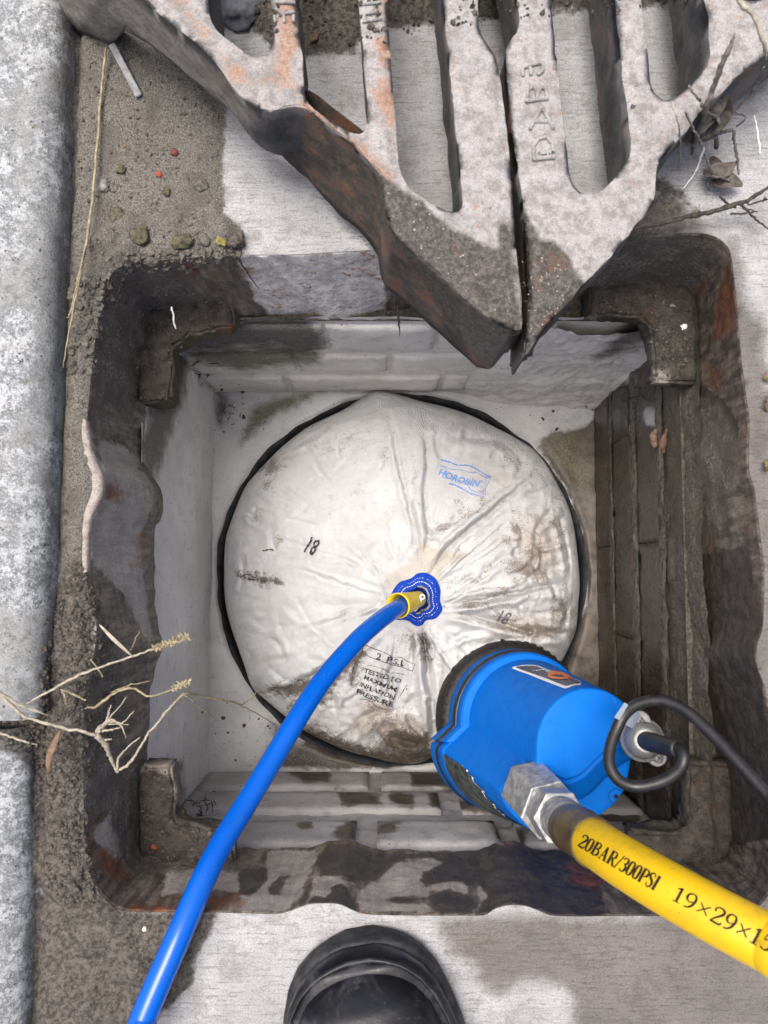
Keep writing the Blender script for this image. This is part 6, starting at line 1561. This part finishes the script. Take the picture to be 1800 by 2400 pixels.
plant('dead_weed', 'crumpled brown leaf clump lying on the concrete at the right', 'dead weed',
      [(ct([(1030,1480,.025),(1070,1580,.022),(1120,1670,.02)]), .0010), (ct([(1085,1690,.02),(1180,1705,.02),(1270,1730,.016)]), .0012), (ct([(1060,1740,.01),(1065,1800,.008),(1075,1835,.006)]), .0009), (ct([(1310,1265,.03),(1320,1400,.02),(1345,1530,.014),(1355,1680,.008)]), [.0013,.0014,.0012,.0010]), (ct([(1200,1640,.014),(1300,1600,.014),(1340,1560,.01)]), .0014)], 'twig_grey',
      [('leaf', blade([p[:2] for p in ct([(1110,1500,0),(1150,1590,0),(1200,1700,0),(1180,1800,0)])], .0065, .012), 'twig'), ('leaf', blade([p[:2] for p in ct([(1020,1660,0),(1120,1640,0),(1240,1620,0),(1320,1560,0)])], .006, .014), 'leaf_dead'), ('leaf', blade([p[:2] for p in ct([(1090,1740,0),(1200,1740,0),(1300,1730,0),(1395,1780,0)])], .006, .010), 'leaf_dead')])
plant('branch', 'long dark branch with side twigs crossing the wet corner at the right', 'branch',
      [(ct([(180,2330,.005),(420,2200,.010),(700,2125,.014),(900,2075,.016),(1100,2035,.018),(1280,1975,.02),(1440,1925,.02),(1560,1850,.02),(1680,1780,.02)]), [.0008,.0016,.0022,.0024,.0022,.0024,.0020,.0017,.0014]),
       (ct([(1380,1960,.02),(1450,2040,.016),(1540,2120,.012),(1660,2215,.010)]), [.0016,.0012,.0010,.0006]), (ct([(1285,2050,.016),(1400,2050,.016),(1500,2035,.016)]), .0009), (ct([(1440,1965,.02),(1530,1945,.022),(1605,1920,.024)]), [.0008,.0009,.0006]), (ct([(1450,2010,.016),(1540,2035,.014)]), .0006), (ct([(1180,1890,.01),(1260,1960,.016),(1330,1990,.02)]), .0012)], 'twig',
      [('bud', seedhead(ct([(1600,1920,.024),(1612,1918,.024)]), 14, .0022, 2), 'twig')])
one('twig', [(1768,270,.012),(1776,310,.012),(1781,360,.008)], .0006, 'chip_white', 'thin white thread on the pale concrete at the right edge', 'thread')
one('twig', [(1640,478,.006),(1632,500,.006),(1622,520,.006)], .0006, 'straw', 'short yellow straw left of the branching twig', 'straw')
# leaves at the right edge
for k, (x, y, sx_, lab) in enumerate(((1806,880,14,'yellow leaf at the right edge, upper one of the pair'), (1808,945,15,'yellow leaf at the right edge, lower one of the pair'), (1802,1090,11,'small yellow brown leaf farther down the right edge'))):
    P = []
    for a in np.linspace(0, 2*math.pi, 22, endpoint=False):
        r = sx_*(1+.25*math.sin(3*a+k)+.12*math.sin(7*a)); P.append(W(x+r*math.cos(a), y+1.15*r*math.sin(a), .006+.002*math.sin(2*a+k)))
    c = sum(P, Vector())/22+Vector((0, 0, .004)); V = P+[c]+[p-Vector((0, 0, .0005)) for p in P]+[c-Vector((0, 0, .0005))]
    F = [(i, (i+1) % 22, 22) for i in range(22)]+[(23+(i+1) % 22, 23+i, 45) for i in range(22)]
    o = obj('fallen_leaf', mesh('fallen_leaf', V, F), M['leaf_yellow']); tag(o, lab, 'leaf')
# flakes of rust on the right frame wall
for k, (path, lab) in enumerate((([(1543,1050),(1538,1020),(1546,1000)], 'narrow orange flake stuck on the wet right frame wall'), ([(1548,1065),(1560,1040),(1570,1005)], 'curled orange brown flake right of the narrow one'))):
    P = [on(x, y, .003) for x, y in path]; V, F = tube_data(catmull(P, 5), [.0012, .003, .0036, .0036, .004, .004, .0036, .003, .002, .0015, .001][:len(catmull(P, 5))], 8)
    o = obj('leaf_scrap', mesh('leaf_scrap', V, F), M['leaf_brown']); tag(o, lab, 'leaf scrap')
# dark bits of root and twig in the chamber corners
def bits(label, cx, cy, n, spread, seed, rng_len=18):
    rr = random.Random(seed); parts = []
    for k in range(n):
        x, y = cx+rr.gauss(0, spread), cy+rr.gauss(0, spread); a = rr.uniform(0, 6.28); L = rr.uniform(.3, 1)*rng_len
        q = [on(x+math.cos(a)*L*j+rr.uniform(-3, 3), y+math.sin(a)*L*j+rr.uniform(-3, 3), .0022) for j in (-.5, 0, .5)]
        if None in q: continue
        if max((q[0]-q[1]).length, (q[2]-q[1]).length) > .03: continue
        parts.append(tube_data(q, [.0002, .0006, .0002], 5))
    V, F = join(parts); o = obj('twig_scraps', mesh('twig_scraps', V, F), M['twig']); tag(o, label, 'debris', None, 'stuff')
bits('scraps of dark twig beside the upper left corner seat', 470, 880, 12, 16, 3, 26)
bits('scraps of dark twig in the lower left chamber corner', 470, 1885, 26, 24, 4, 24)
bits('scraps of root on the chamber floor left of the stopper', 541, 975, 9, 12, 5, 15)
bits('scraps of twig on the wet bricks at the right', 1490, 950, 10, 24, 6, 40)
# soil crumbs: too many to count
def crumbs(name, polys, n, rmin, rmax, mat, seed, dz=0.):
    rr = np.random.RandomState(seed); proto = [np.array([v.co[:] for v in m_.vertices]) for m_ in [pebble_mesh('tmpp', 1, s, .75) for s in (1, 2, 3)]]
    pf_ = [[tuple(p.vertices) for p in bpy.data.meshes[-1].polygons]] if False else None
    tmp = pebble_mesh('tmpq', 1, 1, .75); FQ = [tuple(p.vertices) for p in tmp.polygons]
    bmq = bmesh.new(); bmesh.ops.create_icosphere(bmq, subdivisions=1, radius=1); B_ = np.array([v.co[:] for v in bmq.verts]); FB = [tuple(v.index for v in f.verts) for f in bmq.faces]; bmq.free()
    VV, FF = [], []
    for poly in polys:
        P = np.array(poly); lo, hi = P.min(0), P.max(0); k = 0; tries = 0
        while k < n and tries < n*20:
            tries += 1
            q = lo+(hi-lo)*rr.rand(2)
            if sdf(q[None], poly)[0] < -8*rr.rand(): continue
            h = on(q[0], q[1]); 
            if h is None: continue
            k += 1; r = rmin+(rmax-rmin)*rr.rand()**3.5
            sc_ = r*np.array([rr.uniform(.7, 1.3), rr.uniform(.7, 1.3), rr.uniform(.5, 1)]); j = B_*(1+.95*(rr.rand(len(B_), 1)-.5))*sc_
            o0 = len(VV); VV += (j+np.array(h)+np.array([0, 0, r*.3])).tolist(); FF += [tuple(i+o0 for i in f) for f in FB]
    o = obj(name, mesh(name, VV, FF, False), M[mat]); return tag(o, None, None, None, 'stuff')
tag(crumbs('soil_crumbs', [[(110,1460),(180,1320),(205,1340),(260,1500),(290,1640),(250,1780),(200,1830),(200,1960),(225,2120),(150,2120),(110,2060),(95,1850),(70,1740),(-20,1730),(-20,1695),(95,1690)]], 3000, .0002, .0024, 'soil', 1), 'dark crumbly soil between the kerb and the frame', 'soil')
tag(crumbs('sand_grains', [[(175,80),(300,90),(520,240),(520,500),(560,580),(300,610),(170,720)]], 800, .0002, .0016, 'sandlump', 2), 'coarse grains on the sandy upper left ground', 'gravel')
tag(crumbs('edge_crumbs', [[(165,660),(250,650),(300,600),(450,585),(570,570),(560,600),(430,630),(300,640),(240,760),(215,880),(170,880)]], 900, .0004, .0034, 'sandlump', 3), 'crumbled sand along the upper left pit edge', 'gravel')
tag(crumbs('seat_grit', [[(225,670),(540,690),(540,765),(430,775),(400,940),(330,940),(260,860)], [(330,1800),(400,1800),(420,1940),(540,1955),(540,2020),(340,2020)], [(1390,690),(1620,690),(1620,880),(1540,880),(1520,735),(1390,735)]], 420, .0003, .0022, 'soil', 4), 'dark grit lying on the corner seats', 'grit')
tag(crumbs('bag_specks', [cb([(400,1330),(600,1180),(880,1100),(930,1500),(600,1560),(380,1460)]), cb([(1000,560),(1500,700),(1500,1050),(1010,950)])], 130, .0002, .0009, 'soil', 5), 'specks of mud on the canvas bag', 'mud specks')
tag(crumbs('floor_specks', [[(490,880),(620,930),(520,1050),(490,1040)], [(480,1650),(560,1640),(700,1760),(560,1790),(460,1780)], [(1130,930),(1390,900),(1390,1000),(1250,1010)]], 22, .0006, .0030, 'soil', 6), 'specks of mud on the chamber floor', 'mud specks')
tag(crumbs('grate_grit', [[(905,420),(1010,480),(1180,590),(1200,760),(1000,620),(910,520)], [(1215,600),(1330,620),(1340,680),(1240,800)]], 130, .0002, .0007, 'straw_pale', 7), 'pale grit on the wet point of the grates', 'grit')
tag(crumbs('litter', [[(480,-60),(1700,-60),(1700,0),(1100,50),(830,110),(560,60)]], 700, .0003, .0022, 'soil', 8), 'dark soil and litter seen through the grate slots', 'soil')
for m_ in list(bpy.data.meshes):
    if m_.users == 0: bpy.data.meshes.remove(m_)
